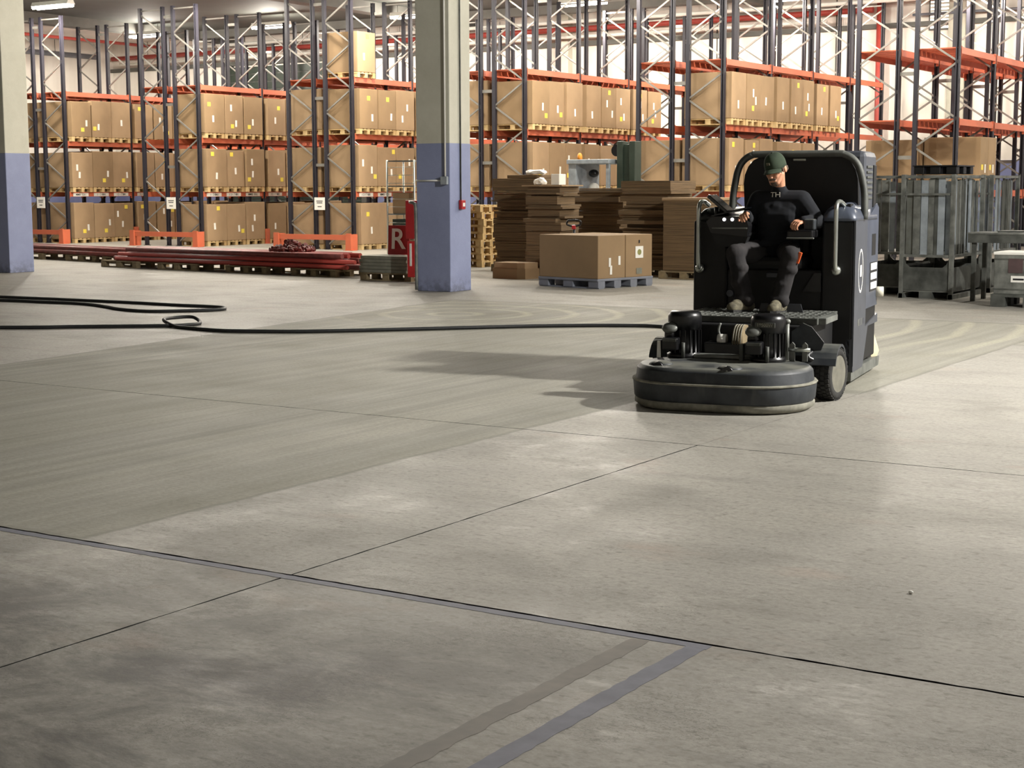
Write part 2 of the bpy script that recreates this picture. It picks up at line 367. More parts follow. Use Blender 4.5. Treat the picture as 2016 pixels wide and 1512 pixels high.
# ------------------------------------------------------------------ setting
XW, YW, ZC = -49.2, 47.0, 7.5
XR, YN = 12.0, -8.0
fl = struct(MB().mm((XW-0.3, YN-0.3, -0.3), (XR+0.3, YW+0.3, -0.014)).build('floor', MT['joint']))
xs = [(XW-0.3, 0), (-8.6, .002), (-4.48, .010), (-0.36, .008), (XR+0.3, 0)]
ys = [(YN-0.3, 0), (1.1, .008), (5.23, .017), (9.35, .012), (13.48, .002), (YW+0.3, 0)]
def seg_edge(a, b, fixed, axis, w, rnd):
    n = 60; out = []
    for i in range(n+1):
        t = a+(b-a)*i/n; q = fixed+w*(1 if axis[1] == '+' else -1)*0.5
        if 0 < i < n and w > .003: q += rnd.uniform(-.0022, .0022)
        out.append((q, t) if axis[0] == 'x' else (t, q))
    return out
rn = random.Random(3)
for i in range(len(xs)-1):
    for j in range(len(ys)-1):
        x0, wx0 = xs[i]; x1, wx1 = xs[i+1]; y0, wy0 = ys[j]; y1, wy1 = ys[j+1]
        if x0 == -4.48 or x1 == -4.48:
            if y0 > 9: wx0 = .002 if x0 == -4.48 else wx0; wx1 = .002 if x1 == -4.48 else wx1
        pts = []
        ax0, ax1, ay0, ay1 = x0+wx0/2, x1-wx1/2, y0+wy0/2, y1-wy1/2
        n = 50
        jit = lambda w: rn.uniform(-.25, .25)*w
        pts += [(ax0+(ax1-ax0)*t/n, ay0+(jit(wy0) if 0 < t < n else 0)) for t in range(n)]
        pts += [(ax1+(jit(wx1) if 0 < t < n else 0), ay0+(ay1-ay0)*t/n) for t in range(n)]
        pts += [(ax1-(ax1-ax0)*t/n, ay1+(jit(wy1) if 0 < t < n else 0)) for t in range(n)]
        pts += [(ax0+(jit(wx0) if 0 < t < n else 0), ay1-(ay1-ay0)*t/n) for t in range(n)]
        so_ = MB().prism(pts, -0.0139, 0.0).build('slab', MT['floor'], fl, fix=False)
        so_.data.materials.append(MT['joint'])
        so_.data.polygons.foreach_set('material_index', [0, 0]+[1]*(len(so_.data.polygons)-2))
for p in ((-0.95, 5.55), (-0.93, 5.46), (-0.89, 5.32)):
    MB().lathe([(0.012, 0.0002), (0.012, 0.0012)], 10).build('bolt_hole', MT['ink'], fl, (p[0]-.35, p[1]+.25, 0))

def wall(name, a, b, mat): return struct(MB().mm(a, b).build(name, mat))
wb = wall('wall_back', (XW-.3, YW, 0), (XR+.3, YW+.3, ZC+.3), MT['wall'])
MB().mm((XW, YW-.012, 0), (XR, YW, 2.42)).build('blue_dado', MT['wall_blue'], wb)
for x in [-46+4*i for i in range(15)]:
    MB().mm((x-.02, YW-.010, 2.43), (x+.02, YW, ZC)).build('panel_joint', MT['beam_grey'], wb)
for x in (-27.6, -14.2): MB().mm((x-.25, YW-.3, 0), (x+.25, YW, ZC)).build('pilaster', MT['col_white'], wb)
MB().mm((XW, YW-.16, 6.38), (XR, YW, 6.52)).build('ledge', MT['beam_grey'], wb)
wl = wall('wall_left', (XW-.3, YN-.3, 0), (XW, YW, ZC+.3), MT['wall'])
MB().mm((XW, YN, 0), (XW+.012, YW-.02, 2.42)).build('blue_dado', MT['wall_blue'], wl)
wr = wall('wall_right', (XR, YN-.3, 0), (XR+.3, YW, ZC+.3), MT['wall'])
MB().mm((XR-.012, YN, 0), (XR, YW-.02, 2.42)).build('blue_dado', MT['wall_blue'], wr)
wn = wall('wall_near', (XW, YN-.3, 0), (XR, YN, ZC+.3), MT['wall'])
ce = struct(MB().mm((XW-.3, YN-.3, ZC+.3), (XR+.3, YW+.3, ZC+.5)).build('ceiling', MT['ceiling_dark']))
MB().mm((XW, YN, ZC+.02), (-42.5, YW, ZC+.3)).build('lamp_lit_soffit', MT['ceiling_pale'], ce)
MB().mm((-42.5, YN, ZC), (XR, YW, ZC+.3)).build('dark_soffit', MT['ceiling_dark'], ce)
for y in (20.0, 30.0, 44.8):
    MB().mm((-42.5, y-.2, ZC-.28), (XR, y+.2, ZC)).build('roof_beam', MT['beam_grey'], ce)
for x in (-42.3, -31.2, -20.0, -9.0):
    MB().mm((x-.25, YN, ZC-.34), (x+.25, YW-.01, ZC-.001)).build('roof_beam', MT['beam_grey'], ce)
# dark roller door in the back wall, seen between second and third rack row
dr = struct(MB().mm((-42.6, YW-.2, 0), (-36.2, YW-.13, 6.3)).build('door_1', MT['darksteel']))
for i in range(21): MB().mm((-42.6, YW-.225, .05+i*.3), (-36.2, YW-.2, .30+i*.3)).build('door_slat', MT['fork_green'], dr)
for x in (-42.7, -36.1): MB().mm((x-.12, YW-.26, 0), (x+.12, YW-.02, 6.4)).build('door_rail', MT['beam_grey'], dr)
# louvred window high on the back wall at the right
wd = struct(thing('window_1', '', '', (-14.55, YW-.04, 6.3))); del wd['label']; del wd['category']
MB().mm((-.55, -.05, -.05), (.55, .02, 1.05)).build('window_frame', MT['beam_grey'], wd)
MB().mm((-.5, -.07, 0), (.5, -.052, 1.0)).build('pane', emit('daylit_window', (0.95, 0.95, 0.88), 1.6), wd)
for i in range(9): MB().box((0, -.09, .08+i*.105), (1.0, .006, .06), None).build('slat', MT['white'], wd)
# pipes on the walls and under the roof
def pipe(label, pts, r, mat, n=10, cat='pipe', name='pipe'):
    o = tag(MB().tube(pts, r, n).build(name, mat), label, cat)
    a, b = Vector(pts[0]), Vector(pts[-1])
    if (b-a).length > 8 and abs(b.z-a.z) < 1:
        for i in range(int((b-a).length/4)):
            c = a+(b-a)*((i+.5)/int((b-a).length/4))
            MB().cyl(c+Vector((0, 0, r*.8)), (c.x, c.y, ZC), .012, n=6).build('hanger', MT['steel'], o)
    return o
pipe('long red sprinkler pipe along the top of the back wall', [(-48.8, YW-.41, 6.9), (-16.7, YW-.41, 6.92)], .09, MT['redpipe'])
pipe('red vertical riser pipe on the back wall at right', [(-16.5, YW-.34, 0.02), (-16.5, YW-.34, ZC-.3)], .11, MT['redpipe'])
pipe('thin red sprinkler pipe under the pale ceiling at left', [(-45.6, 14, 7.18), (-45.6, 46.2, 7.18)], .06, MT['redpipe'])
pipe('white pipe under the roof beside the back wall', [(-44, 45.6, 7.05), (2, 45.6, 7.05)], .06, MT['white'])
pipe('white pipe hanging lower in front of the back wall', [(-48, 46.2, 6.62), (-18, 46.2, 6.62)], .05, MT['white'])
pipe('grey pipe along the left wall below the ceiling', [(-49.09, 16, 6.95), (-49.09, 46, 6.95)], .1, MT['greyplastic'])
pipe('slim grey conduit along the back wall under red pipe', [(-15.5, YW-.36, 6.7), (-2, YW-.36, 6.7)], .04, MT['greyplastic'])

# ceiling lamps
def lamp(x, y, label):
    t = thing('ceiling_lamp', label, 'lamp', (x, y, LAMP_Z), 0, 'fluorescent ceiling lamps')
    MB().prism([(-.16, -.05), (.16, -.05), (.10, .07), (-.10, .07)], -.78, .78, 'x').build('housing', MT['white'], t)
    for s in (-1, 1): MB().cyl((-.76, s*.09, -.085), (.76, s*.09, -.085), .05, n=10).build('tube', MT['lamp'], t)
    for s in (-1, 1): MB().cyl((s*.55, 0, .07), (s*.55, 0, ZC-.002-LAMP_Z), .008, n=6).build('hanger', MT['steel'], t)
    return t
wordn = ['leftmost', 'second', 'third', 'fourth', 'fifth', 'sixth', 'rightmost']
rowl = {41.5: 'back row above the racks', 33.3: 'middle row above rack ends', 28.0: 'front row before the racks'}
cnt = {}
for x, y, p in LAMPS:
    i = cnt.get(y, 0); cnt[y] = i+1
    lamp(x, y, 'bright twin tube ceiling lamp, %s from left, %s' % (['first', 'second', 'third', 'fourth', 'fifth', 'sixth', 'seventh'][i], rowl[y]))
for i, (x, y, p) in enumerate(NEAR): lamp(x, y, 'bright twin tube ceiling lamp near the right wall, %s of two' % ('nearer', 'farther')[i])
ft = thing('flood_light', 'square flood light hanging under the roof at the right', 'lamp', FLOOD)
MB().box((0, 0, .0), (.1, .55, .5), Matrix.Rotation(R(24), 4, 'Y'), .015).build('housing', MT['darksteel'], ft)
MB().box((-.055, 0, 0), (.012, .48, .44), Matrix.Rotation(R(24), 4, 'Y')).build('lens', MT['lamp'], ft)
MB().cyl((.03, 0, .15), (.03, 0, ZC-FLOOD[2]-.002), .03).build('arm', MT['steel'], ft)

# ------------------------------------------------------------------ columns
def column(x1, y0, sx, sy, label):
    t = thing('column', label, 'column', (x1-sx/2, y0+sy/2, 0))
    MB().mm((-sx/2, -sy/2, 2.39), (sx/2, sy/2, ZC-.35), .012).build('shaft', MT['col_white'], t)
    MB().mm((-sx/2-.002, -sy/2-.002, 0), (sx/2+.002, sy/2+.002, 2.40), .012).build('painted_base', MT['col_blue'], t)
    return t
c1 = column(-14.58, 21.13, .66, .60, 'white and blue square column standing beside the red R sign')
cx, cy = .33, -.30
MB().cyl((cx-.075, cy-.018, 1.86), (cx-.075, cy-.018, ZC-.4), .015, n=8).build('conduit', MT['white'], c1)
MB().box((cx-.085, cy-.03, 1.80), (.13, .055, .13), None, .008).build('junction_box', MT['galv'], c1)
MB().cyl((-cx, cy-.018, 1.80), (cx-.14, cy-.018, 1.80), .012, n=8).build('conduit', MT['white'], c1)
MB().cyl((cx+.016, cy+.29, 1.48), (cx+.016, cy+.29, ZC-.4), .013, n=8).build('cable', MT['darksteel'], c1)
c2 = column(-25.62, 21.50, .70, .62, 'white and blue square column at the left edge of the view')
cp = thing('fire_alarm_button', 'red fire alarm call point on the column beside the R sign', 'alarm', (-14.575+.0, 21.13+.295+.295, 1.41))
MB().box((.035, -.295, 0), (.06, .12, .15), None, .01).build('housing', MT['red'], cp)
MB().box((.068, -.295, .0), (.008, .06, .06)).build('button', MT['white'], cp)

# ------------------------------------------------------------------ pallet racks
YE, BAY, TOP = 34.0, 2.70, 6.9
LV = (1.5, 3.05, 4.56)
def upright_mesh():
    m = MB()
    c = [(-.05, -.045), (.05, -.045), (.05, -.012), (.042, -.012), (.042, -.037), (-.042, -.037), (-.042, .037), (.042, .037), (.042, .012), (.05, .012), (.05, .045), (-.05, .045)]
    m.prism([(b, a) for a, b in c], 0.01, TOP); m.box((0, 0, .006), (.16, .14, .012)); return m.mesh('upright', MT['upright'])
ME_UP = upright_mesh()
DEP = 1.0
def brace_mesh(s):
    m = MB(); w = DEP-.09
    a = Vector((-w/2*s, 0, 0)); b = Vector((w/2*s, 0, .60)); d = (b-a); L = d.length
    ang = math.atan2(d.z, d.x)
    m.box((0, 0, 0), (L, .03, .04), Matrix.Translation((0, 0, .30)) @ Matrix.Rotation(-ang, 4, 'Y')); return m.mesh('brace', MT['brace'])
ME_BR = {1: brace_mesh(1), -1: brace_mesh(-1)}
ME_HB = MB().box((0, 0, 0), (DEP-.08, .03, .04)).mesh('brace', MT['brace'])
def beam_mesh():
    m = MB(); L = BAY-.10
    m.prism([(-.025, -.07), (.025, -.07), (.025, .03), (.012, .03), (.012, .07), (-.025, .07)], -L/2, L/2, 'y')
    for s in (-1, 1): m.box((0, s*(L/2-.004), -.02), (.07, .008, .22))
    return m.mesh('beam', MT['beam'])
ME_BEAM = beam_mesh()
ME_DECK = MB().box((0, 0, 0), (DEP-.10, .24, .025)).mesh('deck_bar', MT['beam'])
ME_LAB = MB().box((0, 0, 0), (.006, .62, .10)).mesh('shelf_label', MT['white'])
LABTXT = [text_mesh(s, .085, MT['ink'], .001, .002) for s in ('MM01 1211', '1 1 2 0001', '1 2 1 7 001', 'MM02 1311')]
XRS = [-37.76, -32.20, -26.62, -21.15, -15.72, -10.25]
ROWN = ['leftmost rack row', 'second rack row', 'third rack row', 'fourth rack row', 'fifth rack row', 'rightmost rack row']
def rack(ri, side, nb=4, flip=1):
    xr = XRS[ri] if side == 'R' else XRS[ri]-1.31
    xc = xr-DEP/2
    t = thing('pallet_rack', 'blue and orange pallet rack, %s half of the %s' % ('right' if side == 'R' else 'left', ROWN[ri]), 'rack', (xc, YE, 0), 0, 'pallet racks')
    for k in range(nb+1):
        y = .05+k*BAY
        for s in (-1, 1): put('upright', ME_UP, t, (s*(DEP/2-.05), y, 0), (0, 0, 0 if s < 0 else math.pi))
        z = .12; d = flip
        while z+.60 < TOP-.1:
            put('brace', ME_BR[d], t, (0, y, z)); z += .60; d = -d
        put('brace', ME_HB, t, (0, y, TOP-.08))
    for l, z in enumerate(LV):
        for k in range(nb):
            for s in (-1, 1): put('beam', ME_BEAM, t, (s*(DEP/2-.025), .05+BAY*(k+.5), z), (0, 0, 0 if s > 0 else math.pi))
    for z in ((LV[2], LV[1]) if ri == 5 else (LV[2],)):
        for k in range(nb):
            for j in range(9): put('deck_bar', ME_DECK, t, (0, .05+BAY*k+.15+.30*j, z+.055))
    if side == 'R':
        for k in range(nb+1):
            for z in (2.3, 4.1, 6.6): MB().box((-DEP/2-.155, .05+k*BAY, z), (.31, .03, .08)).build('row_spacer', MT['brace'], t, fix=False)
        for k in range(2 if ri < 4 else 0):
            for j in range(3):
                lb = put('shelf_label', ME_LAB, t, (DEP/2+.004, .05+BAY*k+.5+.84*j, LV[0]-.01))
                put('label_print', LABTXT[(j+k+ri) % 4], lb, (.004, 0, 0), (R(90), 0, R(90)))
    return t
for ri in range(6):
    rack(ri, 'R', 4, 1); rack(ri, 'L', 4, -1)

def guard(ri, y=YE-.32):
    x0, x1 = XRS[ri]-2.42, XRS[ri]+.12
    t = thing('rack_guard', 'orange steel end guard in front of the %s' % ROWN[ri], 'barrier', ((x0+x1)/2, y, 0), 0, 'orange rack end guards')
    w = (x1-x0)/2
    MB().mm((-w, -.05, .28), (w, 0.02, .42)).build('rail', MT['beam'], t)
    for s in (-1, 1):
        MB().prism([(s*w-.10, 0), (s*w+.10, 0), (s*w+.08, .46), (s*w-.08, .46)], -.10, -.055, 'y').build('post', MT['beam'], t)
        MB().mm((s*w-.16, -.12, 0), (s*w+.16, .1, .012)).build('base_plate', MT['beam'], t)
        MB().mm((s*w+.075, -.055, .012), (s*w+.085, .2, .44)).build('post', MT['beam'], t)
for ri in (0, 1, 2): guard(ri)
def protector(ri, k):
    t = thing('post_protector', 'orange post protector at upright %s inside the aisle, %s' % (['', 'two', 'three'][k], ROWN[ri]), 'barrier', (XRS[ri]+.06, YE+.05+k*BAY, 0), 0, 'orange post protectors')
    MB().mm((.02, -.085, 0.01), (.06, .085, .45)).build('front_plate', MT['beam'], t)
    for s in (-1, 1): MB().mm((-.10, s*.078-.006, 0.01), (.02, s*.078+.006, .45)).build('side_plate', MT['beam'], t)
    MB().mm((-.02, -.088, 0), (.12, .088, .01)).build('base_plate', MT['beam'], t)
for ri in (0, 1, 2):
    for k in (1, 2): protector(ri, k)
def aisle_sign(ri):
    t = thing('aisle_sign', 'white paper aisle sign hanging on the end of the %s' % ROWN[ri], 'sign', (XRS[ri]-1.155, YE-.02, 1.25), 0, 'white aisle signs')
    MB().box((0, -.012, 0), (.36, .012, .34)).build('board', MT['white'], t)
    for w_, z_ in ((.22, .07), (.20, .02), (.14, -.08)): MB().box((0, -.0185, z_), (w_, .002, .022)).build('print', MT['ink'], t)
for ri in (0, 1, 2): aisle_sign(ri)

# ------------------------------------------------------------------ pallets and boxes on the racks
def pallet_mb(lx=1.2, ly=.8):
    m = MB()
    for i in range(5): m.box((0, -ly/2+.07+i*(ly-.14)/4, .133), (lx, .12 if i % 2 == 0 else .10, .022))
    for x in (-1, 0, 1): m.box((x*(lx/2-.07), 0, .111), (.14, ly, .022))
    for x in (-1, 0, 1):
        for y in (-1, 0, 1): m.box((x*(lx/2-.07), y*(ly/2-.06), .061), (.14, .11, .078))
    for y in (-1, 0, 1): m.box((0, y*(ly/2-.06), .011), (lx, .11, .022))
    return m
ME_PAL = pallet_mb().mesh('pallet', MT['pine'])
def box_mb(dx, dy, dz):
    m = MB(); m.box((0, 0, dz/2), (dx, dy, dz), None, .012)
    return m
ME_BOX = {}
def box_mesh(dx, dy, dz, c):
    k = (round(dx, 2), round(dy, 2), round(dz, 2), c)
    if k not in ME_BOX: ME_BOX[k] = box_mb(*k[:3]).mesh('cardboard_box', MT['card'][c])
    return ME_BOX[k]
ME_SW = MB().box((0, 0, 0), (.004, .075, .19)).mesh('white_label', MT['white'])
ME_SY = MB().box((0, 0, 0), (.004, .13, .12)).mesh('yellow_sticker', MT['yellow'])
ME_TAPE = {}
ORD = ['first', 'second', 'third', 'fourth', 'fifth', 'sixth', 'seventh', 'eighth', 'ninth', 'tenth']
LVN = ['floor level', 'lowest shelf', 'middle shelf', 'top shelf']
rb = random.Random(11)
def load(ri, side, lv, col, half=''):
    xc = (XRS[ri] if side == 'R' else XRS[ri]-1.31)-DEP/2
    bay, j = divmod(col, 3)
    y = YE+.13+bay*BAY+.42+j*.845+rb.uniform(-.005, .005)
    z = 0.0 if lv == 0 else LV[lv-1]+.07
    xj = rb.uniform(-.03, .03); rz = rb.uniform(-.004, .004)
    where = '%s, %s' % (LVN[lv], ROWN[ri] if side == 'R' else 'left half, '+ROWN[ri])
    p = tag(put('pallet', ME_PAL, None, (xc+xj, y, z), (0, 0, rz)), 'pine pallet under the %s box, %s' % (ORD[col], where), 'pallet', 'pallets on the racks')
    dy = rb.choice((.78, .81, .83)); dz = rb.choice((1.07, 1.10, 1.12)); c = rb.randrange(3)
    b = put('cardboard_box', box_mesh(1.22, dy, dz, c), None, (xc+xj+.0, y, z+.144), (0, 0, rz))
    if side == 'R':
        yl = rb.uniform(-.18, .22); zl = rb.uniform(.3, .48)
        put('white_label', ME_SW, b, (.612, yl, zl), (rb.uniform(-.06, .06), 0, 0))
        if rb.random() < .72: put('yellow_sticker', ME_SY, b, (.612, max(-.3, min(.3, yl+rb.choice((-.16, .16)))), rb.choice((.22, .27, .82, .95))))
        if rb.random() < .25: put('white_label', ME_SW, b, (.612, rb.uniform(-.3, .3), rb.uniform(.6, .8)))
    tag(b, 'brown cardboard box, %s from the front, %s' % (ORD[col], where), 'box', 'boxes on the racks')
for lv in (0, 1, 2):
    for c in range(8): load(0, 'R', lv, c)
    load(0, 'L', lv, 0)
    for c in range(7): load(1, 'R', lv, c)
    for c in range(5): load(2, 'R', lv, c)
    load(2, 'L', lv, 0)
load(2, 'R', 3, 0)
for c in range(8): load(3, 'R', 2, c)
for c in range(8): load(3, 'R', 1, c)
load(3, 'L', 1, 0); load(3, 'L', 2, 0)
for c in range(8): load(4, 'R', 2, c)
for c in range(6): load(4, 'R', 1, c)
load(4, 'L', 1, 0)
# larger boxes on the lowest shelf of the rightmost row
def big_box(x0, x1, y0, y1, z, h, label, c=1, lab=True):
    b = put('cardboard_box', box_mesh(x1-x0, y1-y0, h, c), None, ((x0+x1)/2, (y0+y1)/2, z))
    if lab: put('white_label', ME_SW, b, ((x1-x0)/2+.002, .08, .35)); put('yellow_sticker', ME_SY, b, ((x1-x0)/2+.002, -.15, .38))
    return tag(b, label, 'box', 'boxes on the racks')
zb = LV[0]+.07
for x0, x1, y, w in ((-11.43, -10.15, 35.42, 'right'), (-12.6, -11.33, 35.1, 'left')):
    tag(put('pallet', ME_PAL, None, ((x0+x1)/2, y+.62, zb), (0, 0, 0)), 'pine pallet under the boxes on the %s half, rightmost rack row' % w, 'pallet', 'pallets on the racks')
big_box(-11.43, -10.15, 35.42, 36.02, zb+.144, 1.05, 'front brown box of two on the right half, rightmost rack row', 1, True)
big_box(-11.43, -10.15, 36.04, 36.66, zb+.144, 1.05, 'rear brown box of two on the right half, rightmost rack row', 0, True)
big_box(-12.68, -11.46, 35.1, 36.1, zb+.144, 1.0, 'wide brown box on the left half, rightmost rack row', 1, False)

# ------------------------------------------------------------------ goods on the floor in front of the racks
ME_P = {}
def pallet(label, loc, rotz, mat, lx=1.2, ly=.8, group=None, name='pallet'):
    t = thing(name, label, 'pallet', loc, rotz, group)
    def pm(key, d):
        k = (key, mat.name, d)
        if k not in ME_P: ME_P[k] = MB().box((0, 0, 0), d).mesh(key, mat)
        return ME_P[k]
    for i in range(5): put('deck_board', pm('deck_board', (lx, .12 if i % 2 == 0 else .10, .022)), t, (0, -ly/2+.07+i*(ly-.14)/4, .133))
    for x in (-1, 0, 1): put('stringer', pm('stringer', (.14, ly, .022)), t, (x*(lx/2-.07), 0, .111))
    for x in (-1, 0, 1):
        for y in (-1, 0, 1): put('block', pm('block', (.14, .11, .078)), t, (x*(lx/2-.07), y*(ly/2-.06), .061))
    for y in (-1, 0, 1): put('bottom_board', pm('bottom_board', (lx, .11, .022)), t, (0, y*(ly/2-.06), .011))
    return t
# stack of empty pallets behind the column
for i in range(9):
    pallet('pine pallet in the tall stack behind the column, %s from the floor' % (ORD[i]), (-19.05+random.uniform(-.04, .04), 28.35+random.uniform(-.05, .05), .146*i), random.uniform(-.03, .03), MT['pine'], group='stacked empty pallets')
for i in range(6):
    pallet('pine pallet in the low stack beside cardboard stack, %s from the floor' % (ORD[i]), (-18.55+random.uniform(-.04, .04), 29.75+random.uniform(-.05, .05), .146*i), random.uniform(-.03, .03)+R(90), MT['pine'], group='stacked empty pallets')

def card_stack(x0, x1, y0, y1, h, label, n, jit=.03, seed=1, top=None):
    r = random.Random(seed); t = thing('cardboard_stack', label, 'cardboard', ((x0+x1)/2, (y0+y1)/2, .146))
    w, d = (x1-x0), (y1-y0); hh = h-.146; z = 0
    cuts = sorted(r.uniform(.02, .98) for _ in range(n-1)); cuts = [0]+cuts+[1]
    for i in range(n):
        a, b = cuts[i]*hh, cuts[i+1]*hh
        if b-a < .006: continue
        q = jit*(1.0 if i < n*.5 else 1.8)
        MB().box((r.uniform(-q, q), r.uniform(-q, q), (a+b)/2), (w+r.uniform(-q, q), d+r.uniform(-q, q), b-a-.003), Matrix.Rotation(r.uniform(-.02, .02), 4, 'Z')).build('flat_carton_bundle', MT['stack'], t, fix=False)
    for s in (-.25, .25):
        MB().box((s*w, -d/2-jit*1.6, hh*.5), (.012, .004, hh*.96)).build('strap', MT['white'], t, fix=False) if top else None
    return t
for nm, x0, x1, y0, y1 in (('left', -17.5, -16.3, 26.8, 27.8), ('middle', -15.8, -14.95, 25.3, 26.1), ('rear', -16.4, -15.1, 28.1, 29.1), ('tall', -14.5, -13.4, 26.7, 27.9), ('right', -13.35, -12.35, 26.1, 27.3)):
    pallet('wooden pallet under the %s stack of flattened cardboard' % nm, ((x0+x1)/2, (y0+y1)/2, 0), 0, MT['oldwood'], x1-x0, y1-y0, 'pallets under cardboard')
card_stack(-17.45, -16.35, 26.85, 27.75, 1.86, 'tall leaning stack of flattened cartons next to the pallets', 26, .035, 3)
card_stack(-15.76, -15.02, 25.35, 26.05, 1.70, 'stack of flattened cartons with pale top behind the two boxes', 22, .04, 5)
card_stack(-16.35, -15.2, 28.15, 29.05, 1.66, 'loose stack of flattened cartons in front of the forklift', 30, .06, 8)
card_stack(-14.45, -13.45, 26.75, 27.85, 1.80, 'tallest ragged stack of flattened cartons beside the grinder', 34, .05, 9)
st = thing('carton', 'tall closed carton with pale lid standing nearest the grinder', 'box', (-12.85, 26.7, .146))
MB().mm((-.46, -.5, 0), (.46, .5, 1.31), .01).build('body', MT['stack'], st)
MB().mm((-.48, -.52, 1.29), (.48, .52, 1.34), .008).build('lid', MT['card'][2], st)
# pale lid on the middle stack and the rubbish on the left one
tag(MB().mm((-15.82, 25.3, 1.702), (-14.95, 26.1, 1.725)).build('cardboard_sheet', MT['card'][2]), 'pale cardboard sheet lying on the stack behind two boxes', 'cardboard')
tag(MB().mm((-17.2, 26.95, 1.862), (-16.5, 27.7, 1.93), .01).build('cardboard_sheet', MT['stack']), 'dark cardboard sheet lying on the tall leaning stack', 'cardboard')
def crumple(label, c, s, seed, mat):
    r = random.Random(seed); bm = bmesh.new(); bmesh.ops.create_icosphere(bm, subdivisions=2, radius=1)
    for v in bm.verts: v.co = Vector((v.co.x*s[0], v.co.y*s[1], max(v.co.z, -.6)*s[2]))*r.uniform(.65, 1.25)
    zmin = min(v.co.z for v in bm.verts)
    for v in bm.verts: v.co.z -= zmin
    me = bpy.data.meshes.new('plastic_wrap'); bm.to_mesh(me); bm.free(); me.materials.append(mat)
    return tag(put('plastic_wrap', me, None, c), label, 'packaging')
crumple('crumpled white plastic wrap on the leaning cardboard stack', (-16.55, 27.0, 1.932), (.2, .2, .06), 4, MT['white'])
crumple('scrap of white plastic wrap beside the small white carton', (-15.68, 25.75, 1.727), (.12, .14, .08), 6, MT['white'])
tag(MB().mm((-15.42, 25.7, 1.727), (-15.24, 25.95, 1.93), .01).build('carton', MT['white']), 'small white carton standing on the middle cardboard stack', 'box')

# grey plastic pallet with two cartons
PB = Matrix.Rotation(R(-13), 4, 'Z'); pb0 = (-12.85, 22.92, 0)
gp = thing('plastic_pallet', 'grey plastic pallet carrying two brown cartons', 'pallet', pb0, R(-13))
m = MB()
LX, LY = 1.38, 1.42
m.mm((-LX, 0, .125), (0, LY, .165), .006)
for x in (-LX+.11, -LX/2, -.11):
    for y in (.10, LY/3+.03, 2*LY/3-.03, LY-.10): m.mm((x-.11, y-.085, .02), (x+.11, y+.085, .125))
for y in (.10, LY/3+.03, 2*LY/3-.03, LY-.10): m.mm((-LX, y-.07, 0), (0, y+.07, .022))
m.build('deck', MT['greyplastic'], gp)
for i, lab in enumerate(('brown carton with torn white tape on the grey plastic pallet', 'brown carton with white printed label on the grey plastic pallet')):
    b = thing('carton', lab, 'box', (pb0[0], pb0[1], .165), R(-13))
    y0, y1 = (.02, .70) if i == 0 else (.715, 1.40)
    MB().mm((-LX+.01, y0, 0), (-.01, y1, .72), .01).build('body', MT['card'][1], b)
    MB().mm((-LX+.03, (y0+y1)/2-.03, .72), (-.03, (y0+y1)/2+.03, .722)).build('packing_tape', MT['card'][2], b)
    if i == 0:
        for k, (ya, za, yb_, zb_) in enumerate(((.26, .20, .36, .34), (.30, .06, .38, .22), (.50, .25, .60, .34))):
            MB().box((-.006, (ya+yb_)/2, (za+zb_)/2), (.006, .05, .15), Matrix.Identity(4)).build('torn_tape', MT['white'], b)
    else:
        lb = MB().box((-.006, 1.06, .42), (.006, .20, .20)).build('white_label', MT['white'], b)
        MB().lathe([(.05, 0), (.05, .003)], 16).build('label_print', M('olive_print', srgb(150, 150, 90), .7), lb, (-.003, 1.06, .42), (0, R(90), 0))
        MB().box((-.006, 1.06, .10), (.005, .14, .10)).build('grey_print', MT['slab'], b)
        MB().box((-.006, 1.06, .60), (.005, .03, .05)).build('hand_hole', MT['ink'], b)
cb = thing('carton', 'small cut corner carton lying left of the two boxes', 'box', (-15.72, 24.93, 0), R(-10))
MB().prism([(-.36, -.25), (.25, -.25), (.36, -.14), (.36, .25), (-.25, .25), (-.36, .14)], 0, .19).build('body', MT['card'][1], cb)
MB().prism([(-.34, -.23), (.24, -.23), (.34, -.13), (.34, .23), (-.24, .23), (-.34, .13)], .19, .30).build('lid', MT['card'][2], cb)
# pallet truck tiller behind the two cartons
pj = thing('pallet_truck', 'black hand pallet truck parked behind the two brown boxes', 'pallet truck', (-14.2, 24.55, 0), R(20))
MB().mm((-.10, -.12, .10), (.10, .12, .45), .02).build('pump', MT['red'], pj)
for s in (-1, 1):
    MB().mm((s*.19-.07, .0, .06), (s*.19+.07, .62, .11), .01).build('fork', MT['red'], pj)
    MB().cyl((s*.08, -.05, .08), (s*.08+.05*s, -.05, .08), .08).build('wheel', MT['rubber'], pj)
MB().cyl((0, -.08, .4), (0, -.26, 1.02), .022).build('tiller', MT['blackmetal'], pj)
MB().tube(smoothpath([(-.10, -.30, 1.10), (-.12, -.27, 1.03), (0, -.26, 1.0), (.12, -.27, 1.03), (.10, -.30, 1.10), (-.10, -.30, 1.10)], 5), .018).build('handle', MT['blackmetal'], pj)
MB().box((0, -.255, .98), (.07, .06, .07), None, .01).build('release_grip', MT['red'], pj)

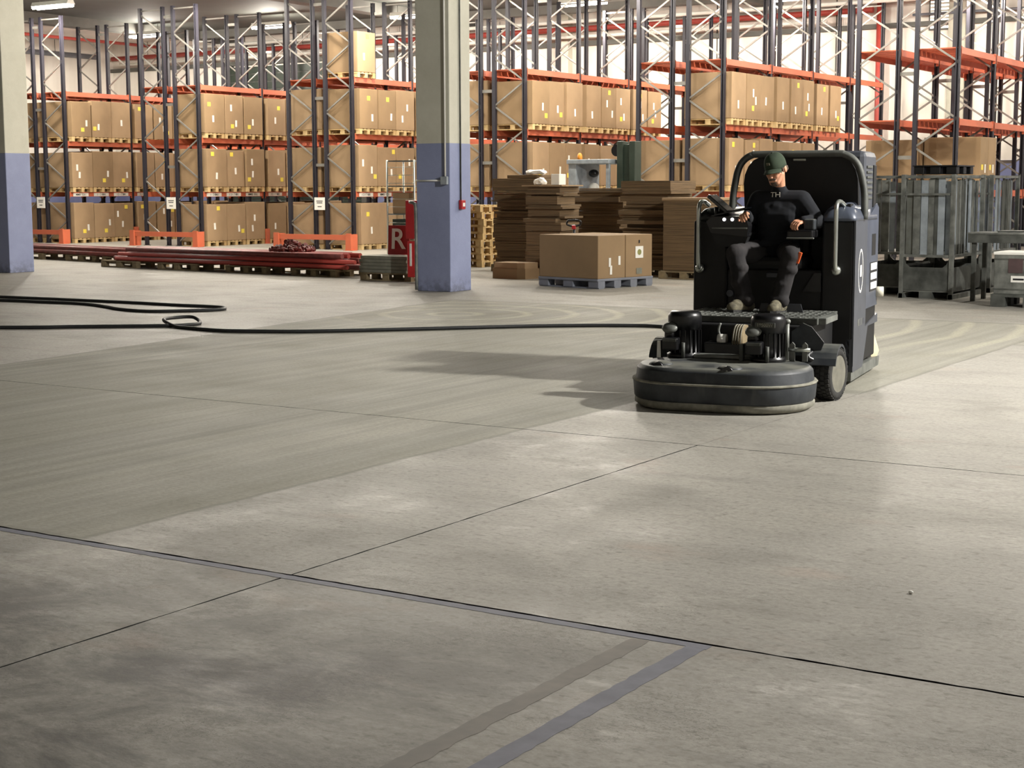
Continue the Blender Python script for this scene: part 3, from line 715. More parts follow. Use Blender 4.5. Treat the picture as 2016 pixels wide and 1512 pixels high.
# red steel pipes lying on pallets
def pipes(n, x0, x1, yc, z0, slope, grp, wherel, seed, wid=.9, per=7):
    r = random.Random(seed)
    for i in range(n):
        lay, k = divmod(i, per)
        ym_ = yc+(k-(per-1)/2)*wid/per+(.05 if lay % 2 else 0)
        a = x0+r.uniform(-.1, .35)+.25*lay; b = x1-r.uniform(-.1, .5)-.2*lay
        rad = r.choice((.042, .047, .047, .049)); z = z0+rad+lay*.099
        sl = slope+r.uniform(-.0004, .0004)
        o = MB()
        L = (b-a); y = ym_+slope*((a+b)/2-(x0+x1)/2)
        o.cyl((a, y-sl*L/2, z), (b, y+sl*L/2, z), rad, n=10)
        dark = r.random() < .75
        tag(o.build('steel_pipe', MT['rustred'] if dark else MT['redpipe']), '%s red steel pipe, %s layer, %s from the front, pile %s' % ('dark' if dark else 'bright', ['bottom', 'second', 'third', 'top'][lay], ORD[k], wherel), 'pipe', grp)
for i, x in enumerate((-25.3, -23.4, -21.3, -19.4)):
    pallet('weathered pallet under the long pipe pile, %s from the left' % ORD[i], (x, 24.62-.21*i, 0), R(-6), MT['oldwood'], 1.2, .9, 'pallets under red pipes')
pipes(24, -25.7, -18.3, 24.3, .145, -.10, 'long red pipes', 'left of R sign', 5, .85, 8)
for i, x in enumerate((-30.4, -28.2, -26.6)):
    pallet('weathered pallet under the far pipe pile, %s from the left' % ORD[i], (x, 26.5-.35*i, 0), R(-8), MT['oldwood'], 1.2, .8, 'pallets under red pipes')
pipes(14, -32.0, -26.2, 26.3, .145, -.20, 'far red pipes', 'behind left column', 9, .8, 7)
rf = random.Random(21)
me_f = []
for q in range(3):
    k = MB(); k.cyl((-.06, 0, 0), (.06, 0, 0), .032, n=10); k.cyl((-.065, 0, 0), (-.045, 0, 0), .042, n=10); k.cyl((.045, 0, 0), (.065, 0, 0), .042, n=10)
    if q: k.cyl((0, 0, 0), (0, .07*(1 if q == 1 else -1), 0), .03, n=10)
    me_f.append(k.mesh('pipe_fitting', MT['rustred']))
for i in range(46):
    a = rf.uniform(0, 6.28); q = rf.random()**.6
    x = -20.50+math.cos(a)*q*.5; y = 24.2+math.sin(a)*q*.3; z = .145+.098*3+.035+(1-q)*.20*rf.random()
    tag(put('pipe_fitting', me_f[i % 3], None, (x, y, z), (rf.uniform(0, 3), rf.uniform(-.5, .5), rf.uniform(0, 6))), 'dark red pipe coupling in the heap on the pipes', 'pipe fitting', 'heap of red couplings')
for i in range(12):
    tag(put('pipe_fitting', me_f[i % 3], None, (-18.4+rf.uniform(-.3, .3)*(1 if i < 9 else .4), 25.0+rf.uniform(-.25, .25)*(1 if i < 9 else .4), (.045 if i < 9 else .12)), (rf.uniform(0, 3), rf.uniform(-.5, .5), rf.uniform(0, 6))), 'dark red pipe coupling behind the grey slab stack', 'pipe fitting', 'red couplings behind the slabs')
# grey slab stack with the R sign
pallet('weathered pallet under the stack of grey slabs', (-17.35, 23.45, 0), 0, MT['oldwood'], 1.15, .8, 'pallets under red pipes')
for i in range(5):
    tag(MB().mm((-17.93+rf.uniform(-.02, .02), 23.05, .146+i*.062), (-16.86+rf.uniform(-.02, .02), 23.85, .204+i*.062), .006).build('slab_panel', MT['slab']), 'grey textured slab, %s from the bottom of the stack' % ORD[i], 'slab', 'grey slabs')
rs = thing('letter_sign', 'red square board with large white letter R', 'sign', (-17.37, 23.5, .458), R(6))
MB().mm((-.225, -.015, 0), (.225, .015, .54), .004).build('board', MT['red'], rs, None, (R(-4), 0, 0))
put('letter', text_mesh('R', .53, MT['white'], .003, .006), rs, (0, -.03, .275), (R(86), 0, 0))
# red hose cabinet on a bent steel pipe behind the column
hc = thing('hose_cabinet', 'dark red steel cabinet on a pipe stand behind the column', 'cabinet', (-16.52, 22.96, 0))
MB().mm((-.22, -.1, .78), (.30, .25, 1.46), .01).build('cabinet', MT['red'], hc)
MB().mm((-.16, -.14, .1), (.30, .1, .74), .01).build('lower_panel', M('striped_red', srgb(208, 40, 44), .4), hc)
MB().mm((-.10, -.15, .3), (-.06, -.14, .7)).build('white_stripe', MT['white'], hc)
MB().cyl((.25, .2, 0), (.25, .2, .80), .04).build('stand', MT['darksteel'], hc)
sp = pipe('bent bare steel pipe standing against the column', smoothpath([(-15.50, 21.30, 1.45), (-15.38, 21.15, 1.45), (-15.27, 21.09, 1.43), (-15.235, 21.09, 1.33), (-15.23, 21.09, .6), (-15.23, 21.09, .02)], 6), .028, MT['steel'])
# clear wrapped goods trolley behind the sign
tr = thing('wire_trolley', 'tall wire trolley of mixed goods behind the R sign', 'trolley', (-20.4, 28.0, 0))
for a in (-.36, .36):
    for b in (-.3, .3): MB().cyl((a, b, .1), (a, b, 2.28), .02, n=8).build('post', MT['chrome'], tr); MB().cyl((a-.02, b, .06), (a+.02, b, .06), .06, n=12).build('caster', MT['rubber'], tr)
for z in (.2, .65, 1.1, 1.7, 2.24): MB().mm((-.36, -.3, z), (.36, .3, z+.025)).build('shelf', MT['steel'], tr)
for i in range(12):
    MB().cyl((-.36, -.31, .25+i*.17), (.36, -.31, .25+i*.17), .006, n=6).build('wire', MT['chrome'], tr)
for i, (a, z, w, h, mm_) in enumerate(((-.16, .225, .3, .36, 'card'), (.17, .225, .3, .3, 'galv'), (-.14, .675, .34, .33, 'fork_green'), (.19, .675, .24, .38, 'white'), (0, 1.125, .6, .45, 'card'))):
    mat = MT['card'][0] if mm_ == 'card' else MT[mm_]
    tag(MB().mm((-20.4+a-w/2, 27.8, z+.001), (-20.4+a+w/2, 28.2, z+h), .01).build('carton', mat), ['brown carton low on the wire trolley', 'grey tub low on the wire trolley', 'dark green tub on the middle trolley shelf', 'white carton on the middle trolley shelf', 'wide brown carton at the top of the wire trolley'][i], 'box', 'goods on the wire trolley')

# forklift behind the cardboard
fk = thing('forklift', 'grey forklift with dark green mast behind the cardboard stacks', 'forklift', (-17.05, 30.6, 0))
MB().mm((-.62, -.5, .25), (.42, .7, 1.2), .04).build('chassis', MT['galv'], fk)
MB().mm((-.60, -.45, 1.2), (-.40, .6, 2.28), .02).build('cab_pillar', MT['galv'], fk)
MB().mm((.34, -.45, 1.2), (.42, -.37, 2.2), .01).build('cab_pillar', MT['galv'], fk)
MB().mm((.34, .52, 1.2), (.42, .6, 2.2), .01).build('cab_pillar', MT['galv'], fk)
MB().mm((-.62, -.5, 2.18), (.44, .65, 2.28), .015).build('roof', MT['galv'], fk)
MB().mm((-.38, -.1, 1.2), (-.05, .35, 1.42), .04).build('seat', M('navy_seat', srgb(44, 48, 84), .8), fk)
MB().ball((-.18, -.05, 1.66), (.13, .1, .12)).build('headrest', MT['white'], fk)
MB().ball((-.20, -.02, 1.98), (.12, .1, .09)).build('mirror', MT['blackmetal'], fk)
MB().lathe([(.055, 0), (.055, .08), (.04, .13), (.01, .15)], 14).build('beacon', MT['orange_light'], fk, (-.45, -.2, 2.28))
for s in (0, .3): MB().mm((.50+s, -.25, .05), (.64+s, .05, 2.66), .01).build('mast_rail', MT['fork_green'], fk)
MB().mm((.62, -.18, .3), (.82, -.02, 2.6), .01).build('mast_cover', MT['fork_green'], fk)
MB().cyl((.42, -.12, 2.47), (.42, -.02, 2.47), .13).build('hose_reel', MT['blackmetal'], fk)
MB().cyl((.50, -.1, 2.58), (.50, .0, 2.58), .10).build('mast_pulley', MT['fork_green'], fk)
for a in (-.4, .3):
    for b in (-.42, .6): MB().cyl((a, b-.08, .22), (a, b+.08, .22), .22, n=18).build('wheel', MT['rubber'], fk)
for s in (0, .3): MB().mm((.5+s, -1.2, .05), (.62+s, -.2, .1)).build('fork', MT['darksteel'], fk)
bl = thing('blue_lamp', 'small blue warning lamp glowing behind the fifth rack row', 'lamp', (-19.2, 46.5, 3.15))
MB().mm((-.25, -.06, -.05), (.25, .06, .08), .01).build('housing', MT['darksteel'], bl)
MB().mm((-.2, -.075, -.03), (.2, -.061, .05)).build('lens', MT['blue_led'], bl)
MB().cyl((0, 0.06, 0), (0, YW-46.5-.001, 0), .02).build('bracket', MT['steel'], bl)

# ------------------------------------------------------------------ steel stillages at the right
def stillage(x0, x1, y0, y1, label, seed, sheets=True, nsl=14):
    r = random.Random(seed); w, d = x1-x0, y1-y0
    t = thing('stillage', label, 'stillage', (x0, y0, 0), 0, 'steel stillages')
    for a in (.03, w-.03):
        for b in (.03, d-.03): MB().mm((a-.03, b-.03, 0), (a+.03, b+.03, 1.86)).build('post', MT['steel'], t)
    # low bin with cut-out front
    def cut(L): return [(.06, .12), (L-.06, .12), (L-.06, .62), (L-.10, .52), (L-.16, .47), (.16, .47), (.10, .52), (.06, .62)]
    MB().prism(cut(w), .02, .035, 'y').build('front_panel', MT['darksteel'], t)
    MB().prism(cut(w), d-.035, d-.02, 'y').build('rear_panel', MT['darksteel'], t)
    for a in (.02, w-.035): MB().mm((a, .06, .12), (a+.015, d-.06, .47)).build('side_panel', MT['darksteel'], t)
    MB().mm((.03, .03, .10), (w-.03, d-.03, .12)).build('floor_plate', MT['steel'], t)
    for a in (.03, w-.03): MB().mm((a-.04, 0, 0), (a+.04, d, .07)).build('skid', MT['steel'], t)
    MB().mm((w/2-.1, .02, 0), (w/2+.1, d-.02, .10)).build('skid', MT['darksteel'], t)
    for z in (.64, 1.83):
        for b in (.03, d-.03): MB().mm((.06, b-.02, z-.02), (w-.06, b+.02, z+.02)).build('rail', MT['steel'], t)
        for a in (.03, w-.03): MB().mm((a-.02, .06, z-.02), (a+.02, d-.06, z+.02)).build('rail', MT['steel'], t)
    MB().mm((.06, .015, 1.55), (w-.06, .03, 1.58)).build('rail', MT['steel'], t)
    def strips(L, place, n):
        p = .07
        while p < L-.1:
            q = r.uniform(.03, .14); mat = r.choice([MT['galv'], MT['galv'], MT['steel'], MT['darksteel'], MT['steel'], MT['galv2']])
            dd = r.uniform(.0, .08); z1 = r.uniform(1.74, 1.81)
            place(p, min(p+q, L-.07), dd, z1, mat); p += q+r.uniform(.003, .014)
    strips(w, lambda a, b, dd, z1, mat: MB().mm((a, .05+dd, .66), (b, .07+dd, z1)).build('sheet_strip', mat, t, fix=False), nsl)
    strips(d, lambda a, b, dd, z1, mat: MB().mm((w-.075-dd, a+.1, .66), (w-.055-dd, b+.1 if b+.1 < d-.07 else d-.07, z1)).build('sheet_strip', mat, t, fix=False), nsl)
    MB().mm((.06, .06, .64), (w-.06, d-.06, .655)).build('shelf_plate', MT['steel'], t)
    return t
stillage(-8.86, -8.06, 24.2, 25.6, 'steel stillage of metal strips directly behind the grinder', 4)
stillage(-7.90, -7.08, 23.45, 25.05, 'steel stillage of metal strips in front, right of the grinder', 5)
stillage(-7.9, -7.02, 25.25, 26.85, 'steel stillage of metal strips standing behind the front one', 6)
stillage(-6.6, -5.5, 26.2, 27.6, 'steel stillage of blue grey strips at the right edge', 7)
tp = thing('plastic_pallet', 'black plastic pallet lying on top of the front stillage', 'pallet', (-7.49, 24.2, 1.865))
MB().mm((-.34, -.45, .115), (.34, .45, .135)).build('deck', MT['blackmetal'], tp)
for a in (-.25, 0, .25):
    for b in (-.36, 0, .36): MB().mm((a-.08, b-.07, 0), (a+.08, b+.07, .115), .01).build('foot', MT['blackmetal'], tp)
bt = thing('steel_bench', 'dark steel bench at the right edge before the stillages', 'bench', (-6.21, 23.6, 0))
MB().mm((-.60, -.35, .86), (1.2, .35, 1.0), .004).build('top', MT['darksteel'], bt)
MB().mm((-.60, -.36, .985), (1.2, .36, 1.01)).build('edge_plate', MT['steel'], bt)
for a in (-.52, 1.1):
    for b in (-.28, .28): MB().mm((a-.03, b-.03, 0), (a+.03, b+.03, .86)).build('leg', MT['darksteel'], bt)
tag(MB().mm((-6.42, 23.4, 1.011), (-5.6, 23.8, 1.035)).build('steel_plate', MT['darksteel']), 'thin dark steel plate lying on the steel bench', 'plate')
tpal = thing('plastic_pallet', 'dark grey pallet under the crate at the right edge', 'pallet', (-6.2, 22.35, 0))
MB().mm((0, 0, .14), (1.1, .8, .18)).build('deck', MT['darksteel'], tpal)
for a in (.1, .55, 1.0):
    for b in (.08, .4, .72): MB().mm((a-.10, b-.08, 0), (a+.10, b+.08, .14)).build('block', MT['darksteel'], tpal)
cr = thing('crate', 'grey plastic crate with dark pictogram at the right edge', 'crate', (-6.17, 22.37, .18))
MB().mm((0, 0, 0), (1.05, .75, .55), .01).build('body', MT['steel'], cr)
MB().mm((-.01, -.01, .55), (1.06, .76, .59), .006).build('lid', MT['white'], cr)
MB().mm((.20, -.006, .30), (.40, 0, .50)).build('pictogram', M('dark_red_print', srgb(84, 66, 66), .6), cr)
MB().mm((.24, -.006, .17), (.46, 0, .26)).build('white_label', MT['white'], cr)
MB().mm((.27, -.009, .20), (.42, -.006, .225)).build('label_print', MT['ink'], cr)
for z in (.06, .48): MB().mm((.0, -.005, z), (1.05, 0, z+.02)).build('rib', MT['darksteel'], cr)

# ------------------------------------------------------------------ floor markings and hoses
def strip(label, pts, mat, name='painted_line'):
    return tag(MB().prism(pts, .0003, .0012).build(name, mat), label, 'floor marking')
def ragged(x0, x1, y0, y1, alongx, w, seed):
    r = random.Random(seed); n = 70; P = []; Q = []
    for i in range(n+1):
        t = i/n
        if alongx: P.append((x0+(x1-x0)*t, y0+r.uniform(-w, w))); Q.append((x0+(x1-x0)*t, y1+r.uniform(-w, w)))
        else: P.append((x0+r.uniform(-w, w), y0+(y1-y0)*t)); Q.append((x1+r.uniform(-w, w), y0+(y1-y0)*t))
    return P+Q[::-1] if alongx else [(a, b) for a, b in Q]+[(a, b) for a, b in P[::-1]]
strip('worn blue painted line along the slab joint in the foreground', ragged(-7.0, -2.43, 5.165, 5.218, True, .003, 1), MT['tape'])
strip('worn blue painted line running from the joint to the bottom edge', ragged(-2.515, -2.435, 2.4, 5.165, False, .004, 2), MT['tape'])
strip('faded grey painted line left of the blue one in front', ragged(-2.735, -2.655, 2.4, 5.15, False, .006, 3), MT['tape2'])
HR = .022
h1 = [(-22, 9.4), (-18.6, 11.2), (-15.49, 12.81), (-14.77, 13.36), (-14.03, 13.91), (-13.82, 14.08), (-13.75, 14.32), (-13.85, 14.55), (-14.09, 14.67), (-14.23, 14.5), (-14.12, 14.19), (-13.74, 14.0), (-13.36, 13.91), (-12.91, 13.86), (-12.58, 13.94), (-11.94, 14.28), (-11.33, 14.86), (-10.65, 15.57), (-9.95, 16.29), (-9.24, 16.79), (-8.58, 16.95), (-7.6, 16.3), (-6.8, 15.2), (-6.1, 14.4), (-5.72, 13.9)]
hz = [(x, y, HR+(.05 if 8 <= i <= 10 else 0)) for i, (x, y) in enumerate(h1)]
tag(MB().tube(smoothpath(hz, 8), HR, 8).build('power_cable', MT['hose']), 'black cable with small loop running to the grinder', 'cable')
h2 = [(-24, 15.8), (-22, 16.3), (-19.89, 16.47), (-18.62, 16.56), (-17.27, 16.62), (-16.22, 16.60), (-15.48, 16.63), (-15.18, 16.45), (-15.14, 16.2), (-15.4, 15.85), (-15.75, 15.57), (-16.33, 15.61), (-17.07, 15.93), (-17.7, 16.1), (-18.4, 16.05), (-19.26, 15.95), (-21.5, 15.2), (-24, 14.2)]
tag(MB().tube(smoothpath([(x, y, HR) for x, y in h2], 8), HR, 8).build('power_cable', MT['hose']), 'black cable folded back in a long loop at left', 'cable')
for i, (x, y, sz) in enumerate(((-2.05, 6.35, .011),)):
    tag(MB().ball((x, y, sz*.6), (sz, sz*.8, sz*.6)).build('pebble', MT['white']), 'tiny white chip lying on the floor at right', 'debris')

# ------------------------------------------------------------------ ride-on floor grinder (local frame: x to its left hand side, y to the rear)
G0, GR = (-5.43, 12.70, 0.0), R(9.9)
gd = thing('floor_grinder', 'large black ride-on concrete floor grinder with hoop and round front deck', 'grinder', G0, GR)
XC = .03
def stadium(cx, cy, a, r, z, n=14, ry=None):
    ry = r if ry is None else ry
    P = []
    for s in (1, -1):
        for i in range(n+1):
            t = -math.pi/2+math.pi*i/n
            P.append((cx+s*(a+r*math.cos(t)), cy+s*ry*math.sin(t), z))
    return P
DX, DY, DA, DR = .02, -1.52, .27, .43
DRY = .50
def dring(inset, z): return stadium(DX, DY, DA, DR-inset, z, ry=DRY-inset)
MB().rings([dring(.03, .006), dring(.0, .03), dring(-.002, .06), dring(.01, .075)], True).build('brush_skirt', MT['dust'], gd)
MB().rings([dring(.012, .06), dring(-.005, .085), dring(-.015, .20), dring(-.012, .213)], True).build('lower_shell', MT['dusty'], gd)
MB().rings([dring(-.020, .203), dring(-.022, .212), dring(-.016, .219), dring(.01, .221)], True).build('seam_lip', MT['dust'], gd)
MB().rings([dring(.004, .215), dring(.006, .222), dring(.015, .296), dring(.017, .302), dring(.042, .324), dring(.048, .327), dring(.062, .328), dring(.3, .333)], True).build('upper_shell', MT['dusty'], gd)
# lifting eyes with arched hoods
for ex, ey in ((-.42, -1.76), (.16, -1.88)):
    MB().ball((ex, ey, .325), (.10, .085, .035)).build('eye_hood', MT['dusty'], gd)
    MB().cyl((ex, ey-.06, .315), (ex, ey-.095, .31), .045, n=14).build('eye_recess', MT['blackmetal'], gd)
    MB().cyl((ex, ey-.095, .312), (ex, ey-.10, .312), .014, n=8).build('bolt', MT['chrome'], gd)
MB().mm((-.30, -1.28, .335), (.22, -1.16, .365), .008).build('cover_plate', MT['steel'], gd)
# motors
def motor(mx, my, plate):
    m = MB().lathe([(.142, .33), (.142, .36), (.124, .37), (.124, .56), (.134, .565), (.136, .66), (.127, .69), (.105, .702), (.02, .705)], 28)
    b = m.build('motor', MT['blackmetal'], gd, (mx, my, 0))
    for i in range(20):
        t = 2*math.pi*i/20
        MB().box((.125*math.cos(t), .125*math.sin(t), .465), (.022, .007, .18), Matrix.Translation((.125*math.cos(t), .125*math.sin(t), .465)) @ Matrix.Rotation(t, 4, 'Z') @ Matrix.Translation((-.125*math.cos(t), -.125*math.sin(t), -.465))).build('fin', MT['blackmetal'], b, fix=False)
    tb = MB().mm((-.125, -.22, .40), (.0, -.09, .50), .012).build('terminal_box', MT['blackmetal'], b)
    MB().mm((-.118, -.223, .47), (-.008, -.216, .494), .003).build('box_edge', MT['darksteel'], tb)
    MB().ball((-.085, -.13, .575), (.068, .06, .032), M4=Matrix.Translation((-.085, -.13, .575)) @ Matrix.Rotation(R(38), 4, 'X') @ Matrix.Translation((.085, .13, -.575))).build('oval_cap', MT['steel'], b)
    MB().cyl((-.085, -.11, .48), (-.085, -.11, .56), .05).build('cap_stem', MT['blackmetal'], b)
    MB().cyl((.03, -.15, .34), (.03, -.15, .46), .016, n=8).build('cable_gland', MT['darksteel'], b)
    MB().mm((-.20, -.12, .335), (-.17, -.05, .47), .004).build('side_bracket', MT['darksteel'], b)
    if plate:
        pl = MB().mm((-.075, -.139, .605), (.085, -.127, .645), .003).build('rating_plate', MT['darksteel'], b)
        put('plate_print', text_mesh('18500W', .036, MT['dust'], .0006, .001), pl, (.005, -.1395, .625), (R(90), 0, 0))
    return b
motor(-.40, -1.18, False); motor(.305, -1.28, True)
MB().mm((-.70, -1.22, .336), (-.66, -1.12, .46), .005).build('white_strip', MT['white'], gd) if 0 else None
MB().prism([(-.58, .335), (-.545, .335), (-.55, .47), (-.575, .47)], -1.36, -1.355, 'y').build('white_marker', MT['white'], gd)
# arms, bracket plate and hydraulic pieces behind the deck
MB().prism([(.44, .36), (.66, .36), (.70, .47), (.60, .59), (.53, .62), (.44, .55)], -1.05, -1.035, 'y').build('bracket_plate', MT['dusty'], gd)
MB().prism([(.46, .33), (.50, .33), (.50, .46), (.48, .48), (.46, .46)], -1.20, -1.18, 'y').build('lug', MT['steel'], gd)
MB().prism([(.56, .33), (.60, .33), (.60, .46), (.58, .48), (.56, .46)], -1.20, -1.18, 'y').build('lug', MT['steel'], gd)
MB().cyl((.45, -1.19, .42), (.62, -1.19, .42), .018, n=10).build('lug_pin', MT['chrome'], gd)
MB().tube(smoothpath([(.62, -1.0, .40), (.58, -1.12, .36), (.66, -1.05, .31), (.66, -.85, .30)], 5), .025).build('hydraulic_hose', MT['blackmetal'], gd)
MB().cyl((.42, -1.12, .33), (.42, -1.12, .62), .018, n=10).build('stud', MT['steel'], gd)
MB().ball((.42, -1.12, .635), (.028, .028, .022)).build('stud_nut', MT['steel'], gd)
MB().cyl((-.15, -1.08, .47), (-.08, -1.08, .47), .045, n=16).build('white_coupling', MT['white'], gd)
MB().tube(smoothpath([(-.14, -1.05, .60), (-.15, -1.07, .53), (-.10, -1.08, .43), (-.09, -1.06, .36)], 4), .012, 6).build('thin_hose', MT['steel'], gd)
MB().cyl((-.02, -1.02, .46), (.07, -1.02, .46), .13, n=24).build('drum', MT['oldwood'], gd)
for i in range(4): MB().cyl((-.015+.02*i, -1.02, .46), (-.006+.02*i, -1.02, .46), .133, n=24).build('drum_rib', MT['dust'], gd)
MB().mm((-.50, -.98, .17), (.56, .1, .585), .01).build('chassis', MT['blackmatte'], gd)
MB().mm((-.25, -1.15, .25), (.25, -.95, .45), .01).build('lift_arm', MT['blackmetal'], gd)
# tread plate platform
pf = MB().mm((-.56, -.84, .588), (.60, .02, .640), .004).build('foot_plate', MT['darksteel'], gd)
k = MB()
for i in range(19):
    for j in range(13):
        a = R(45) if (i+j) % 2 else R(-45)
        k.box((0, 0, 0), (.034, .009, .006), Matrix.Translation((-.53+i*.061, -.81+j*.062, .6415)) @ Matrix.Rotation(a, 4, 'Z'))
tr_ = k.build('tread_ridges', MT['steel'], pf, fix=False); tr_['kind'] = 'stuff'
MB().mm((.60, -.78, .59), (.66, -.30, .638), .004).build('step_end', MT['steel'], gd)
MB().prism([(-.05, 0), (.12, 0), (.10, .07), (-.03, .07)], -.24, -.232, 'y').build('pedal', MT['greyshell'], gd, (.03, -.02, .64))
MB().prism([(-.06, 0), (.08, 0), (.06, .07), (-.05, .07)], -.24, -.232, 'y').build('pedal', MT['greyshell'], gd, (.28, -.02, .64))
# front wheels
def wheel(x0, x1, y, out):
    r, w = .212, x1-x0; xm_ = (x0+x1)/2
    rg = []
    for dx, rr in ((-w/2, r*.70), (-w/2, r*.88), (-w*.44, r*.955), (-w*.3, r*.965), (w*.3, r*.965), (w*.44, r*.955), (w/2, r*.88), (w/2, r*.70), (w*.28, r*.66), (-w*.28, r*.66)):
        rg.append([(dx, rr*math.cos(2*math.pi*i/40), rr*math.sin(2*math.pi*i/40)) for i in range(40)])
    t = MB().rings(rg, False, True, None, True).build('tyre', MT['rubber'], gd, (xm_, y, r))
    k = MB()
    for i in range(34):
        a = 2*math.pi*i/34
        for j, dx in enumerate((-.36, -.12, .12, .36)):
            k.box((dx*w, 0, r*.975), (w*.19, .026, r*.055), Matrix.Rotation(a+(math.pi/34 if j % 2 else 0), 4, 'X') @ Matrix.Rotation(0, 4, 'Z'))
    tb = k.build('tread_blocks', MT['rubber'], t, fix=False); tb['kind'] = 'stuff'
    rim = MB().cyl((0, 0, 0), (out*.05, 0, 0), .0, .0) if 0 else MB()
    prof = [(r*.70, w/2*.98), (r*.66, w/2*.9), (r*.60, w*.02), (r*.42, -w*.05), (r*.36, w*.12), (r*.2, w*.16), (.01, w*.16)]
    rim.lathe(prof, 32)
    rim.build('rim', MT['rim'], t, (0, 0, 0), (0, R(90)*out, 0))
    for i in range(6):
        a = 2*math.pi*i/6
        MB().cyl((out*w*.10, r*.28*math.cos(a)*1.0, r*.28*math.sin(a)), (out*(w*.24+.008), r*.28*math.cos(a), r*.28*math.sin(a)), .010, n=6).build('wheel_nut', MT['steel'], t)
    return t
w1_ = wheel(.640, .800, -.91, 1); w1_.rotation_euler = (0, 0, R(-10)); wheel(-.735, -.575, -.80, -1)
def fender(x0, x1, y):
    P = []
    for i in range(11):
        t = R(20+i*14.0); P.append((y+.245*math.cos(t)*1.0, .225+.225*math.sin(t)))
    Q = [(y+.228*math.cos(R(20+i*14.0)), .222+.208*math.sin(R(20+i*14.0))) for i in range(11)]
    MB().prism(P+Q[::-1], x0, x1, 'x', smooth=False).build('fender', MT['dusty'], gd)
fender(.56, .81, -.91); fender(-.75, -.56, -.80)
for s, y in ((1, -.91), (-1, -.80)): MB().cyl((s*.5, y, .212), (s*.68, y, .212), .05).build('axle', MT['blackmetal'], gd)
# body: two cabinets, recess, rear
XL, XRR = -.672, .735
def cab(x0, x1, nm):
    return MB().mm((x0, 0, .16), (x1, 1.15, 1.40), .018).build(nm, MT['blackmatte'], gd)
cab(XL, -.37, 'right_cabinet'); cab(.455, XRR-.012, 'left_cabinet')
MB().mm((-.40, .42, .20), (.47, 1.15, 1.42), .01).build('recess_wall', MT['blackmatte'], gd)
MB().mm((-.37, .02, .20), (.455, .44, .98), .01).build('seat_base', MT['blackmatte'], gd)
MB().mm((-.02, -.004, .915), (.15, .02, .955), .004).build('base_plate_badge', MT['greyshell'], gd)
MB().prism([(.30, .80), (.455, .80), (.455, .96), (.40, .96)], -.02, .02, 'y').build('gusset', MT['blackmetal'], gd)
MB().cyl((-.34, -.01, .77), (-.34, .02, .77), .03).build('round_reflector', MT['greyshell'], gd)
# left-hand side panels seen at the right of the picture
MB().prism([(0.0, .17), (.50, .17), (.56, .55), (.56, 1.405), (0.0, 1.405)], XRR-.012, XRR+.004, 'x').build('side_panel', MT['greyshell'], gd)
MB().prism([(.575, .62), (1.15, .62), (1.15, 1.50), (1.05, 1.54), (.575, 1.40)], XRR-.03, XRR, 'x').build('rear_side_panel', MT['bluegrey'], gd)
MB().mm((.0, 0, 0), (.004, .19, .19)).build('vent_opening', MT['blackmatte'], gd, (XRR-.002, .82, 1.08))
MB().mm((.0, 0, 0), (.004, .36, .26)).build('black_sticker', MT['ink'], gd, (XRR-.002, .74, .76))
for i in range(3): MB().mm((.002, .02, .02+i*.085), (.007, .32, .08+i*.085), None if 0 else 0).build('white_stripe', MT['white'], gd, (XRR-.002, .76, .76))
MB().cyl((XRR-.02, 1.12, .74), (XRR+.06, 1.14, .74), .045, n=14).build('white_knob', MT['tank'], gd)
em = MB()
for i in range(24):
    a, b = 2*math.pi*i/24, 2*math.pi*(i+1)/24
    em.add([(0, .19*math.cos(a), .11*math.sin(a)*1.0), (0, .19*math.cos(b), .11*math.sin(b)), (0, .17*math.cos(b), .095*math.sin(b)), (0, .17*math.cos(a), .095*math.sin(a))], [(0, 1, 2, 3)])
eo = em.build('oval_emblem', MT['white'], gd, (XRR+.0055, .27, .97), (R(90), 0, 0))
MB().box((0.0006, 0, 0), (.001, .10, .075), None).build('emblem_center', MT['white'], eo)
MB().mm((0, .10, 0), (.001, .34, .055)).build('faint_lettering', MT['steel'], gd, (XRR+.0045, .08, .50))
for i, y in enumerate((.16, .21, .26, .31, .36)): MB().mm((0, y, 0), (.002, y+.03, .05)).build('faint_letter', MT['greyshell'], gd, (XRR+.0042, .08, .503))
MB().prism([(.0, .04), (1.38, .04), (1.42, .10), (1.42, .13), (0, .13)], XRR-.08, XRR-.01, 'x').build('lower_rail', MT['steel'], gd)
MB().mm((XL, 0, .04), (XL+.08, 1.4, .13)).build('lower_rail', MT['steel'], gd)
MB().prism([(.0, .12), (.48, .12), (.70, .46), (1.2, .46), (1.2, .54), (.0, .40)], XRR-.06, XRR+.001, 'x').build('side_frame', MT['greyshell'], gd)
MB().mm((.5, .75, .13), (XRR-.07, 1.2, .5), .02).build('rear_box', MT['blackmatte'], gd)
for y in (1.12,): MB().cyl((XRR-.16, y, .11), (XRR-.05, y, .11), .105, n=20).build('rear_wheel', MT['rubber'], gd); MB().cyl((XL+.05, y, .11), (XL+.16, y, .11), .105, n=20).build('rear_wheel', MT['rubber'], gd)
